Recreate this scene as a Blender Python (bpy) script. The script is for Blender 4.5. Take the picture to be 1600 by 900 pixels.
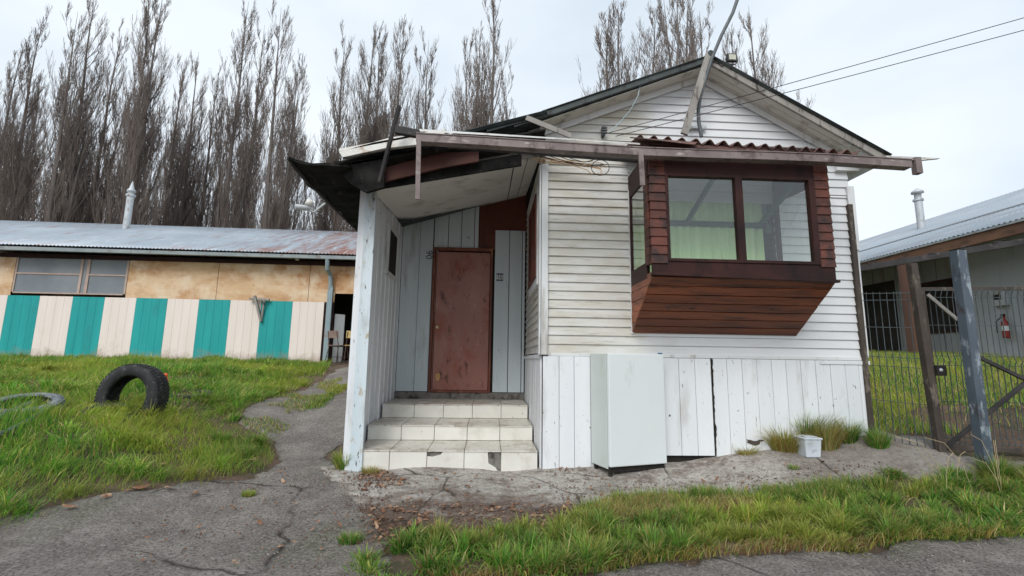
import bpy, math, random
import numpy as np
from mathutils import Vector, Matrix
from mathutils.geometry import delaunay_2d_cdt
R = math.radians
random.seed(7); rng = np.random.default_rng(7)
for o in list(bpy.data.objects): bpy.data.objects.remove(o)
S = bpy.context.scene
COL = S.collection

# ------------------------------------------------------------------ camera
EYE = Vector((0, 0, 1.1)); F = 735.0
yaw, pitch, roll = R(2.7), R(8.75), R(0.84)
fw = Vector((math.sin(yaw)*math.cos(pitch), math.cos(yaw)*math.cos(pitch), math.sin(pitch)))
r0 = Vector((math.cos(yaw), -math.sin(yaw), 0)); u0 = r0.cross(fw)
rt = r0*math.cos(roll) + u0*math.sin(roll); up = u0*math.cos(roll) - r0*math.sin(roll)
cd = bpy.data.cameras.new('camera'); cam = bpy.data.objects.new('camera', cd); COL.objects.link(cam)
m = Matrix((rt, up, -fw)).transposed().to_4x4(); m.translation = EYE; cam.matrix_world = m
cd.sensor_width = 36; cd.lens = F/1600*36; cd.clip_start = .05; cd.clip_end = 2000
S.camera = cam

# ------------------------------------------------------------------ world, sun, exposure
W = bpy.data.worlds.new('World'); S.world = W; W.use_nodes = True
wn, wl = W.node_tree.nodes, W.node_tree.links; wn.clear()
SUN_EL, SUN_AZ = R(42), R(200)          # azimuth measured clockwise from +Y (behind the camera, a little left)
out = wn.new('ShaderNodeOutputWorld'); bg = wn.new('ShaderNodeBackground'); sky = wn.new('ShaderNodeTexSky')
sky.sky_type = 'NISHITA'; sky.sun_disc = False; sky.sun_elevation = SUN_EL; sky.sun_rotation = SUN_AZ
sky.air_density = 1.0; sky.dust_density = 4.0
tc = wn.new('ShaderNodeTexCoord'); nz = wn.new('ShaderNodeTexNoise'); nz.inputs['Scale'].default_value = 1.6; nz.inputs['Detail'].default_value = 4
mp = wn.new('ShaderNodeMapping'); mp.inputs['Scale'].default_value = (1, 1, 2.2); mp.inputs['Location'].default_value = (0, 0, .3)
cr = wn.new('ShaderNodeValToRGB'); e = cr.color_ramp.elements
e[0].position = .32; e[0].color = (6.4, 7.3, 8.2, 1); e[1].position = .62; e[1].color = (8.6, 9.2, 9.75, 1)
mx = wn.new('ShaderNodeMix'); mx.data_type = 'RGBA'; mx.inputs['Factor'].default_value = .90
wl.new(tc.outputs['Generated'], mp.inputs['Vector']); wl.new(mp.outputs[0], nz.inputs['Vector']); wl.new(nz.outputs['Fac'], cr.inputs[0])
wl.new(sky.outputs[0], mx.inputs[6]); wl.new(cr.outputs[0], mx.inputs[7]); wl.new(mx.outputs[2], bg.inputs['Color'])
bg.inputs['Strength'].default_value = .098; wl.new(bg.outputs[0], out.inputs[0])
sd = bpy.data.lights.new('sun', 'SUN'); sun = bpy.data.objects.new('sun', sd); COL.objects.link(sun)
sd.energy = 1.5; sd.angle = R(28); sd.color = (1, .985, .96)
sv = Vector((math.sin(SUN_AZ)*math.cos(SUN_EL), math.cos(SUN_AZ)*math.cos(SUN_EL), math.sin(SUN_EL)))
sun.rotation_euler = sv.to_track_quat('Z', 'Y').to_euler(); sun.location = sv*50
S.view_settings.view_transform = 'Standard'; S.view_settings.look = 'None'
S.view_settings.exposure = .3; S.view_settings.gamma = 1; S.view_settings.use_curve_mapping = False

# ------------------------------------------------------------------ measuring: photo pixel (1600x900) -> point at a real distance
def ray(px, py): return (fw*F + rt*(px-800) - up*(py-450)).normalized()
def onY(px, py, Y): d = ray(px, py); return EYE + d*((Y-EYE.y)/d.y)
def onX(px, py, X): d = ray(px, py); return EYE + d*((X-EYE.x)/d.x)
def onZ(px, py, Z): d = ray(px, py); return EYE + d*((Z-EYE.z)/d.z)
def onPl(px, py, p0, n): d = ray(px, py); return EYE + d*((p0-EYE).dot(n)/d.dot(n))

# ------------------------------------------------------------------ helpers
def tag(o, label=None, cat=None, group=None, kind=None):
    if label: o['label'] = label
    if cat: o['category'] = cat
    if group: o['group'] = group
    if kind: o['kind'] = kind
    return o
def thing(name, loc, label, cat, group=None, rz=0):
    o = bpy.data.objects.new(name, None); COL.objects.link(o); o.location = loc; o.rotation_euler[2] = rz
    o.empty_display_size = .1
    return tag(o, label, cat, group)
def kids(o): return [c for c in COL.objects if c.parent == o]
def copy_tree(o, parent=None, children=None):
    c = o.copy(); COL.objects.link(c); c.parent = parent
    for ch in (children if children is not None else kids(o)): copy_tree(ch, c)
    return c
def rloc(p):
    v = Vector((0, 0, 0))
    while p is not None: v += p.location; p = p.parent
    return v
class MB:
    def __init__(s): s.v = []; s.f = []; s.sm = []
    def add(s, vs, fs, smooth=False):
        b = len(s.v); s.v += [tuple(v) for v in vs]; s.f += [tuple(i+b for i in f) for f in fs]; s.sm += [smooth]*len(fs); return s
    def hexa(s, p):   # 8 points: bottom ring 0-3, top ring 4-7
        return s.add(p, [(3,2,1,0),(4,5,6,7),(0,1,5,4),(1,2,6,5),(2,3,7,6),(3,0,4,7)])
    def box(s, x0, x1, y0, y1, z0, z1):
        return s.hexa([(x0,y0,z0),(x1,y0,z0),(x1,y1,z0),(x0,y1,z0),(x0,y0,z1),(x1,y0,z1),(x1,y1,z1),(x0,y1,z1)])
    def slab(s, q, n):  # polygon q (list of Vectors) thickened by vector n
        k = len(q); q = [Vector(a) for a in q]; n = Vector(n)
        return s.add(q+[a+n for a in q], [tuple(range(k))[::-1], tuple(range(k, 2*k))] + [(i, (i+1) % k, k+(i+1) % k, k+i) for i in range(k)])
    def beam(s, a, b, w, h, upv=(0,0,1), tw=0):   # rectangular bar; h along upv, w sideways
        a = Vector(a); b = Vector(b); d = (b-a).normalized(); sd = d.cross(Vector(upv)).normalized(); u = sd.cross(d).normalized()
        if tw: q = Matrix.Rotation(tw, 3, d); sd = q@sd; u = q@u
        c = [(-1,-1),(1,-1),(1,1),(-1,1)]
        return s.hexa([a+sd*(w/2*i)+u*(h/2*j) for i, j in c]+[b+sd*(w/2*i)+u*(h/2*j) for i, j in c])
    def tube(s, pts, r, n=8, caps=True, smooth=True):
        pts = [Vector(p) for p in pts]; k = len(pts); rs = r if isinstance(r, (list, tuple)) else [r]*k
        vs = []; prev = None
        for i, p in enumerate(pts):
            d = (pts[min(i+1, k-1)]-pts[max(i-1, 0)]).normalized()
            if prev is None: a = d.orthogonal().normalized()
            else: a = (prev - d*prev.dot(d)).normalized()
            prev = a; b = d.cross(a)
            vs += [p+(a*math.cos(t*2*math.pi/n)+b*math.sin(t*2*math.pi/n))*rs[i] for t in range(n)]
        fs = [(i*n+j, i*n+(j+1) % n, (i+1)*n+(j+1) % n, (i+1)*n+j) for i in range(k-1) for j in range(n)]
        s.add(vs, fs, smooth)
        if caps: s.add(vs[:n], [tuple(range(n))[::-1]]); s.add(vs[-n:], [tuple(range(n))])
        return s
    def lathe(s, prof, c, ax=(0,0,1), n=32, closed=False, smooth=True):
        ax = Vector(ax).normalized(); a = ax.orthogonal().normalized(); b = ax.cross(a); c = Vector(c); k = len(prof)
        vs = [c+ax*h+(a*math.cos(t*2*math.pi/n)+b*math.sin(t*2*math.pi/n))*r for r, h in prof for t in range(n)]
        rr = range(k) if closed else range(k-1)
        return s.add(vs, [(i*n+j, i*n+(j+1) % n, ((i+1) % k)*n+(j+1) % n, ((i+1) % k)*n+j) for i in rr for j in range(n)], smooth)
    def corr(s, p00, p10, p11, p01, pitch, amp, th=.004, seg=8, rows=1, jit=0, sag=None):  # corrugated sheet; waves run across p00->p10
        p00, p10, p11, p01 = map(Vector, (p00, p10, p11, p01)); L = (p10-p00).length; nw = max(1, int(L/pitch)); n = nw*seg
        nrm = (p10-p00).cross(p01-p00).normalized(); nrm = nrm if nrm.z > 0 else -nrm
        top = []; bot = []
        for r in range(rows+1):
            t = r/rows
            for i in range(n+1):
                u = i/n; p = (p00.lerp(p10, u)).lerp(p01.lerp(p11, u), t)
                p = p + nrm*(amp*math.cos(i*2*math.pi/seg))
                if jit and r in (0, rows): k = (i//(seg*8)); p = p + (p00-p01).normalized()*jit*math.sin(k*12.9898+r)
                if sag: p = p + Vector((0, 0, sag(u, t)))
                top.append(p); bot.append(p-nrm*th)
        w = n+1; f = []
        for r in range(rows):
            for i in range(n): f.append((r*w+i, r*w+i+1, (r+1)*w+i+1, (r+1)*w+i))
        N = len(top); f += [tuple(N+i for i in q[::-1]) for q in f]
        for i in range(n): f.append((i, N+i, N+i+1, i+1)); q = rows*w+i; f.append((q, q+1, N+q+1, N+q))
        for r in range(rows): f.append((r*w, (r+1)*w, N+(r+1)*w, N+r*w)); f.append((r*w+n, N+r*w+n, N+(r+1)*w+n, (r+1)*w+n))
        return s.add(top+bot, f, True)
    def build(s, name, mat, parent=None, bev=0, label=None):
        off = rloc(parent) if parent is not None else Vector((0, 0, 0))
        me = bpy.data.meshes.new(name); me.from_pydata([(v[0]-off.x, v[1]-off.y, v[2]-off.z) for v in s.v], [], s.f)
        me.polygons.foreach_set('use_smooth', s.sm); me.materials.append(mat); me.update()
        o = bpy.data.objects.new(name, me); COL.objects.link(o); o.parent = parent
        if bev:
            b = o.modifiers.new('bevel', 'BEVEL'); b.width = bev; b.segments = 2; b.limit_method = 'ANGLE'; b.angle_limit = R(40)
        if label: o['label'] = label
        return o

# ------------------------------------------------------------------ materials
def nodes(name):
    m = bpy.data.materials.new(name); m.use_nodes = True; t = m.node_tree; t.nodes.clear()
    o = t.nodes.new('ShaderNodeOutputMaterial'); b = t.nodes.new('ShaderNodeBsdfPrincipled'); t.links.new(b.outputs[0], o.inputs[0])
    return m, t, b, o
def g4(c): return (c, c, c, 1) if isinstance(c, (int, float)) else tuple(c)+(1,)
def noise(t, vec, scale, detail=5, rough=.55, dist=0):
    n = t.nodes.new('ShaderNodeTexNoise'); n.inputs['Scale'].default_value = scale; n.inputs['Detail'].default_value = detail
    n.inputs['Roughness'].default_value = rough; n.inputs['Distortion'].default_value = dist
    t.links.new(vec, n.inputs['Vector']); return n.outputs['Fac']
def ramp(t, fac, stops):
    r = t.nodes.new('ShaderNodeValToRGB'); el = r.color_ramp.elements
    while len(el) < len(stops): el.new(.5)
    for k, (p, c) in enumerate(stops): el[k].position = p; el[k].color = g4(c)
    t.links.new(fac, r.inputs[0]); return r.outputs[0]
def mixc(t, fac, a, b, mode='MIX'):
    x = t.nodes.new('ShaderNodeMix'); x.data_type = 'RGBA'; x.blend_type = mode
    for i_, v in ((0, fac), (6, a), (7, b)):
        if isinstance(v, bpy.types.NodeSocket): t.links.new(v, x.inputs[i_])
        elif i_ == 0: x.inputs[0].default_value = v
        else: x.inputs[i_].default_value = g4(v)
    return x.outputs[2]
def mapv(t, scale=(1,1,1), loc=(0,0,0)):
    c = t.nodes.new('ShaderNodeTexCoord'); mp = t.nodes.new('ShaderNodeMapping'); mp.inputs['Scale'].default_value = scale
    mp.inputs['Location'].default_value = loc; t.links.new(c.outputs['Object'], mp.inputs[0]); return mp.outputs[0]
def bump(t, b, h, strength, dist=.01):
    n = t.nodes.new('ShaderNodeBump'); n.inputs['Strength'].default_value = strength; n.inputs['Distance'].default_value = dist
    t.links.new(h, n.inputs['Height']); t.links.new(n.outputs[0], b.inputs['Normal'])
def M(name, c1, c2=None, scale=3, rough=.7, st=(1,1,1), layers=(), bmp=.3, bs=40, bst=None, metal=0, spec=.4, bd=.01, isl=0):
    """c1..c2 by noise; layers = (colour, noise scale, threshold lo, hi, stretch) laid over it"""
    m, t, b, o = nodes(name); v = mapv(t, st)
    col = ramp(t, noise(t, v, scale), [(.3, c1), (.7, c2 or c1)])
    for k, (c, sc, lo, hi, s2) in enumerate(layers):
        f = ramp(t, noise(t, mapv(t, s2, (k*3.7+1, k*1.3, k*2.1)), sc, 7, .62), [(lo-.075, 0), (hi-.06, 1)]); col = mixc(t, f, col, c)
    if isl:
        ge = t.nodes.new('ShaderNodeNewGeometry'); hs = t.nodes.new('ShaderNodeHueSaturation'); mr = t.nodes.new('ShaderNodeMapRange'); mr.inputs[3].default_value = 1-isl; mr.inputs[4].default_value = 1+isl
        t.links.new(ge.outputs['Random Per Island'], mr.inputs[0]); t.links.new(mr.outputs[0], hs.inputs['Value']); t.links.new(col, hs.inputs['Color']); col = hs.outputs[0]
    t.links.new(col, b.inputs['Base Color']); b.inputs['Roughness'].default_value = rough; b.inputs['Metallic'].default_value = metal
    b.inputs['Specular IOR Level'].default_value = spec
    if bmp: bump(t, b, noise(t, mapv(t, bst or st), bs, 6, .6), bmp, bd)
    return m
VERT = (1, 1, .12)
m_siding = M('vinyl_siding', (.62,.64,.63), (.74,.75,.75), 1.2, .45, (1,1,2), [((.40,.36,.27), 2.0, .60, .80, (1,1,6)), ((.22,.19,.14), 9, .68, .84, (.35,1,5))], .12, 12)
# grime gathers on the left part of the front wall: same vinyl, dirtier
m_siding_dirty = M('dirty_vinyl_siding', (.58,.57,.50), (.68,.68,.62), 1.2, .5, (1,1,2), [((.42,.36,.25), 1.8, .45, .85, (1,1,5)), ((.13,.105,.07), 7, .60, .84, (.3,1,5))], .15, 12)
def siding_mat():
    m, t, b, o = nodes('grimy_vinyl_siding'); v = mapv(t, (1,1,2))
    col = ramp(t, noise(t, v, 1.2), [(.3, (.64,.66,.67)), (.7, (.75,.76,.77))])
    s_ = t.nodes.new('ShaderNodeSeparateXYZ'); t.links.new(mapv(t), s_.inputs[0])
    a = t.nodes.new('ShaderNodeMath'); a.operation = 'MULTIPLY_ADD'; a.inputs[1].default_value = 1.5; t.links.new(noise(t, mapv(t, (1,1,1)), 1.5, 6), a.inputs[0]); t.links.new(s_.outputs[0], a.inputs[2])
    g = ramp(t, a.outputs[0], [(0, 1), (.55, 0)])            # left of the bay the vinyl is soiled
    m1 = mixc(t, 1, g, ramp(t, noise(t, mapv(t, (1,1,5)), 1.8, 7, .62), [(.30, (.15,.15,.15)), (.70, (.9,.9,.9))]), 'MULTIPLY'); col = mixc(t, m1, col, (.47,.43,.33))
    m2 = mixc(t, 1, g, ramp(t, noise(t, mapv(t, (.35,1,5)), 7, 8, .65), [(.56, 0), (.74, .8)]), 'MULTIPLY'); col = mixc(t, m2, col, (.13,.105,.07))
    col = mixc(t, ramp(t, noise(t, mapv(t, (1,1,5), (3,1,2)), 2.2, 8, .65), [(.60, 0), (.80, .35)]), col, (.42,.38,.30))
    t.links.new(col, b.inputs['Base Color']); b.inputs['Roughness'].default_value = .45; bump(t, b, noise(t, v, 12), .12); return m
m_siding = m_siding_dirty = siding_mat()
m_trim = M('white_trim', (.66,.68,.68), (.74,.75,.75), 4, .5, (1,1,.3), [((.3,.27,.22), 9, .64, .8, VERT)], .1)
m_plank = M('white_painted_plank', (.70,.73,.76), (.79,.81,.83), 3, .6, VERT, [((.45,.43,.39), 4, .63, .90, (1,1,.25)), ((.08,.07,.06), 24, .74, .77, (1,1,.5)), ((.30,.27,.23), 60, .73, .77, (1,1,.12))], .35, 50, VERT, isl=.05)
m_bluegrey = M('pale_blue_plank', (.55,.62,.65), (.64,.70,.73), 3, .6, VERT, [((.33,.33,.31), 5, .66, .88, (1,1,.2)), ((.09,.08,.07), 30, .74, .78, (1,1,.3))], .35, 50, VERT)
m_post = M('peeling_pale_blue_post', (.55,.64,.68), (.66,.73,.77), 3, .6, VERT, [((.30,.29,.26), 5, .60, .80, (1,1,.25)), ((.09,.07,.05), 22, .67, .72, (1,1,.35)), ((.42,.36,.26), 9, .66, .74, (1,1,.5))], .35, 50, VERT)
m_dark = M('dark_gap', (.012,.011,.01), (.03,.025,.02), 5, .9)
m_black = M('rotten_black_sheeting', (.008,.008,.008), (.028,.027,.026), 7, .95, (1,1,1), [((.06,.05,.045), 14, .66, .8, (1,.3,1))], .6, 24, spec=.1)
m_ceil = M('porch_ceiling_board', (.70,.68,.64), (.78,.76,.72), 1.6, .8, (1,1,1), [((.35,.30,.25), 3, .62, .85, (1,1,1))], .08)
m_soff = M('soffit_lining', (.56,.53,.47), (.66,.63,.57), 2.0, .6, (1,1,1), [((.20,.17,.13), 6, .6, .82, (1,1,1))], .1)
m_redb = M('red_brown_board', (.10,.027,.017), (.16,.043,.025), 3, .6, (1,1,.4), [((.05,.02,.015), 8, .6, .8, (1,1,1))], .2)
m_bay = M('varnished_red_pine', (.14,.036,.013), (.29,.080,.028), 3.5, .5, (.25,1,3), [((.05,.015,.01), 7, .56, .75, (.3,1,5)), ((.02,.01,.008), 22, .70, .75, (.4,1,2))], .3, 30, (.3,1,6), isl=.30)
m_bayd = M('dark_weathered_pine', (.022,.009,.009), (.055,.020,.016), 4, .6, (.4,1,.6), [((.015,.009,.008), 9, .55, .8, (1,1,.4))], .3, 40, spec=.2)
m_shing = M('shingle_pine', (.075,.021,.013), (.13,.036,.021), 5, .6, (1,1,1), [((.03,.013,.011), 8, .50, .68, (1,1,1))], .35, 50, isl=.35)
m_gutter = M('faded_brown_gutter', (.15,.115,.11), (.24,.195,.185), 4, .55, (1,1,1), [((.06,.035,.03), 9, .60, .74, (1,1,.6)), ((.42,.38,.35), 12, .68, .74, (.4,1,2))], .2)
m_tin = M('pale_tin', (.50,.49,.46), (.62,.61,.58), 5, .45, (1,1,1), [((.3,.2,.13), 10, .62, .75, (1,1,1))], .2, metal=.2)
m_greywood = M('weathered_grey_wood', (.24,.22,.20), (.38,.36,.33), 6, .85, (1,1,.3), [((.08,.065,.055), 14, .62, .74, (1,1,.4))], .5, 60, (1,1,.15))
m_darkwood = M('dark_wet_wood', (.02,.018,.018), (.05,.045,.045), 5, .7, (1,1,1), [((.12,.10,.09), 12, .66, .8, (1,1,1))], .4)
m_roofd = M('dark_green_roofing', (.035,.045,.045), (.08,.095,.092), 3, .6, (1,1,1), [((.02,.02,.02), 7, .6, .7, (1,1,1))], .3)
m_tile = M('red_brown_roof_sheet', (.11,.055,.045), (.17,.088,.072), 5, .75, (1,1,1), [((.07,.045,.04), 10, .56, .7, (1,1,1)), ((.3,.25,.2), 26, .7, .76, (1,1,1))], .35)
m_pipe = M('dark_grey_conduit', (.07,.08,.085), (.13,.14,.145), 8, .5, (1,1,1), [((.3,.3,.3), 20, .7, .75, (1,1,1))], .1, metal=.3)
m_rust = M('rusty_steel_tube', (.04,.032,.027), (.085,.066,.054), 6, .75, (1,1,.5), [((.18,.15,.12), 14, .62, .72, (1,1,.4))], .3)
m_bpost = M('blue_grey_painted_steel', (.05,.068,.09), (.095,.12,.15), 5, .5, (1,1,.5), [((.28,.32,.36), 16, .63, .70, (1,1,.35)), ((.05,.04,.04), 9, .66, .74, (1,1,.5))], .25)
m_wire = M('dark_mesh_wire', (.05,.065,.07), (.10,.12,.125), 10, .6, bmp=0)
m_cable = M('black_cable', (.015,.015,.015), (.03,.03,.03), 10, .6, bmp=0)
m_beige = M('beige_cable', (.42,.27,.15), (.55,.38,.24), 10, .6, bmp=0)
m_palec = M('pale_blue_hose', (.35,.48,.50), (.5,.6,.6), 10, .6, bmp=0)
m_ply = M('stained_plywood', (.62,.41,.23), (.76,.56,.37), .9, .75, (1,1,1.3), [((.42,.18,.055), .9, .50, .76, (1,1,2.6)), ((.22,.09,.035), 5, .70, .86, (.8,.8,2)), ((.78,.62,.45), 2.2, .55, .75, (1,1,1))], .15)
m_teal = M('teal_painted_plank', (.006,.29,.29), (.015,.37,.36), 4, .6, VERT, [((.02,.22,.21), 4, .66, .9, (1,1,.3)), ((.4,.45,.4), 40, .77, .80, (1,1,.5))], .25, 40, VERT)
m_pink = M('off_white_painted_plank', (.78,.68,.62), (.84,.75,.69), 4, .65, VERT, [((.55,.43,.33), 1.6, .68, .92, (1,1,.6)), ((.35,.27,.2), 36, .77, .80, (1,1,.4))], .25, 40, VERT)
for mm_ in (m_pink, m_teal):
    t = mm_.node_tree; bs_ = [n for n in t.nodes if n.type == 'BSDF_PRINCIPLED'][0]; src_ = bs_.inputs['Base Color'].links[0].from_socket
    sx = t.nodes.new('ShaderNodeSeparateXYZ'); t.links.new(mapv(t), sx.inputs[0]); ma = t.nodes.new('ShaderNodeMath'); ma.operation = 'MULTIPLY_ADD'; ma.inputs[1].default_value = .9; t.links.new(noise(t, mapv(t), 2.6, 8, .7), ma.inputs[0])
    mi = t.nodes.new('ShaderNodeMath'); mi.operation = 'MULTIPLY'; mi.inputs[1].default_value = -1; t.links.new(sx.outputs[2], mi.inputs[0]); t.links.new(mi.outputs[0], ma.inputs[2])
    t.links.new(mixc(t, ramp(t, ma.outputs[0], [(.14, 0), (.42, .75)]), src_, (.30,.21,.13)), bs_.inputs['Base Color'])
m_downp = M('grey_blue_downpipe', (.22,.30,.33), (.30,.38,.40), 4, .5, (1,1,.5), [((.25,.15,.08), 12, .66, .74, (1,1,.5))], .15)
m_galv = M('galvanised_gutter', (.28,.33,.34), (.40,.44,.45), 3, .4, (1,1,1), [((.2,.13,.09), 6, .62, .8, (1,1,1))], .1, metal=.4)
m_flue = M('galvanised_flue', (.42,.45,.46), (.55,.58,.60), 5, .5, (1,1,1), [((.25,.2,.16), 9, .62, .75, (1,1,.4))], .15, metal=.25)
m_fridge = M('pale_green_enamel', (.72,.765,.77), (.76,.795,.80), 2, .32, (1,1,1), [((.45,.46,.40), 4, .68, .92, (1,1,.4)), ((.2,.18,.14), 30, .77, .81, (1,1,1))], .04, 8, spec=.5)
m_fridge_s = M('shaded_fridge_side_enamel', (.54,.59,.56), (.60,.65,.62), 2, .4, (1,1,1), [((.42,.40,.33), 4, .66, .92, (1,1,.3))], .05, 8)  # darker copy of the door enamel: the side's shade is put into the colour
m_rub = M('black_tyre_rubber', (.010,.011,.012), (.028,.029,.03), 8, .75, (1,1,1), [((.10,.10,.095), 16, .62, .76, (1,1,1))], .3, 60)
m_greyrub = M('grey_dusty_rubber', (.10,.12,.13), (.20,.22,.23), 8, .6, (1,1,1), [((.04,.05,.05), 12, .6, .7, (1,1,1))], .2)
m_lid = M('translucent_white_plastic', (.52,.57,.62), (.62,.67,.72), 5, .4, (1,1,1), [((.25,.24,.22), 12, .62, .75, (1,1,1))], .1)
m_tiles = M('cream_floor_tile', (.68,.66,.60), (.77,.75,.69), 4, .28, (1,1,1), [((.48,.43,.36), 3, .62, .9, (1,1,1)), ((.2,.16,.12), 20, .74, .80, (1,1,1))], .08, 10)
m_tread = M('muddy_floor_tile', (.58,.54,.47), (.70,.67,.60), 4, .35, (1,1,1), [((.32,.26,.20), 5, .56, .78, (1,1,1)), ((.10,.08,.06), 24, .66, .74, (1,1,1))], .12, 14)
m_mortar = M('grey_mortar', (.14,.13,.12), (.24,.22,.20), 14, .9, (1,1,1), [((.05,.045,.04), 10, .58, .7, (1,1,1))], .6, 40)
m_door = M('worn_red_brown_door', (.27,.105,.08), (.37,.165,.13), 2.0, .38, (1,1,.7), [((.27,.06,.026), 1.9, .56, .70, (1,1,.7)), ((.10,.030,.020), 9, .66, .76, (1,1,.5)), ((.42,.28,.23), 12, .70, .80, (1,1,.6))], .15, 30)
m_frame = M('dark_red_frame', (.10,.03,.02), (.20,.055,.03), 5, .5, (1,1,.3), [((.33,.13,.05), 6, .6, .72, (1,1,.3))], .2)
m_brass = M('pale_brass', (.65,.52,.33), (.75,.62,.42), 10, .3, bmp=0, metal=.6)
m_yel = M('bare_wood_patch', (.45,.25,.09), (.58,.36,.16), 12, .7, bmp=.1)
m_curt = M('pale_green_curtain', (.48,.70,.34), (.66,.84,.48), 1.5, .85, (4,1,.3), bmp=.1)
m_green = M('dark_green_rail', (.012,.04,.02), (.025,.065,.03), 5, .5)
m_inner = M('grey_lining_board', (.62,.66,.65), (.72,.75,.74), 2, .8)
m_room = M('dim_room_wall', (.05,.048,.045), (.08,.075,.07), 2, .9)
m_white = M('plain_white_sheet', (.55,.58,.58), (.62,.65,.65), 3, .6)
m_bark = M('poplar_bark', (.12,.105,.095), (.19,.165,.15), 1.2, .9, (1,1,.4), bmp=0)
m_twig = M('bare_poplar_twig', (.155,.125,.108), (.23,.19,.165), .35, .9, (1,1,1), bmp=0)
m_red = M('red_enamel', (.22,.025,.022), (.30,.035,.03), 8, .4, bmp=0)
m_orange = M('orange_plastic', (.75,.10,.03), (.85,.14,.04), 8, .5, bmp=0)
m_seatb = M('faded_brown_plywood', (.22,.15,.13), (.30,.21,.18), 8, .5, bmp=.1)
m_seaty = M('yellow_plywood', (.70,.50,.20), (.78,.58,.26), 8, .5, bmp=.1)
m_leaf = M('fallen_brown_leaf', (.13,.055,.03), (.28,.14,.075), 9, .8, (1,1,1), [((.40,.27,.17), 14, .58, .68, (1,1,1))], .1)
m_stone = M('pale_stone', (.13,.11,.10), (.28,.25,.22), 20, .9, bmp=.2)
m_glassm = M('lamp_lens', (.45,.46,.36), (.6,.6,.5), 30, .3, bmp=.2)

def rust_roof(name, axis):   # galvanised sheet going rusty along one direction of the roof
    m, t, b, o = nodes(name); v = mapv(t)
    col = ramp(t, noise(t, v, .5), [(.3, (.30,.35,.40)), (.7, (.42,.47,.52))])
    s = t.nodes.new('ShaderNodeSeparateXYZ'); t.links.new(v, s.inputs[0])
    g = t.nodes.new('ShaderNodeMapRange'); g.inputs[1].default_value = axis[1]; g.inputs[2].default_value = axis[2]; t.links.new(s.outputs[axis[0]], g.inputs[0])
    n = noise(t, mapv(t, axis[3]), 1.3, 8, .7)
    a = t.nodes.new('ShaderNodeMath'); a.operation = 'MULTIPLY_ADD'; a.inputs[1].default_value = .26; t.links.new(g.outputs[0], a.inputs[0]); t.links.new(n, a.inputs[2])
    col = mixc(t, ramp(t, a.outputs[0], [(.56, 0), (.74, .95)]), col, (.25,.115,.085))
    col = mixc(t, ramp(t, noise(t, mapv(t, axis[3], (5,3,1)), 3.5, 8, .7), [(.54, 0), (.72, .75)]), col, (.60,.63,.66))
    col = mixc(t, ramp(t, noise(t, mapv(t, axis[3], (9,1,1)), 2.4, 8, .7), [(.62, 0), (.74, .7)]), col, (.12,.14,.16))
    t.links.new(col, b.inputs['Base Color']); b.inputs['Roughness'].default_value = .45; b.inputs['Metallic'].default_value = .25
    return m
m_roofL = rust_roof('rusting_galvanised_roof', (0, 0, 8, (3.2,.3,1)))
m_roofR = rust_roof('galvanised_roof', (1, 60, 90, (3.2,.25,1)))

def glass(name, tint=(.975,.99,.985), f=.075, rough=.01):
    m, t, b, o = nodes(name); t.nodes.remove(b)
    tr = t.nodes.new('ShaderNodeBsdfTransparent'); tr.inputs[0].default_value = g4(tint)
    gl = t.nodes.new('ShaderNodeBsdfGlossy'); gl.inputs['Roughness'].default_value = rough
    lw = t.nodes.new('ShaderNodeLayerWeight'); lw.inputs[0].default_value = .5; fr = t.nodes.new('ShaderNodeMath'); fr.operation = 'POWER'; fr.inputs[1].default_value = 5; t.links.new(lw.outputs['Facing'], fr.inputs[0])
    a = t.nodes.new('ShaderNodeMath'); a.inputs[1].default_value = f; t.links.new(fr.outputs[0], a.inputs[0])
    mx = t.nodes.new('ShaderNodeMixShader'); t.links.new(a.outputs[0], mx.inputs[0]); t.links.new(tr.outputs[0], mx.inputs[1]); t.links.new(gl.outputs[0], mx.inputs[2])
    t.links.new(mx.outputs[0], o.inputs[0]); return m
m_glass = glass('window_glass'); m_glassd = glass('dusty_glass', (.55,.58,.60), .10, .12)

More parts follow.
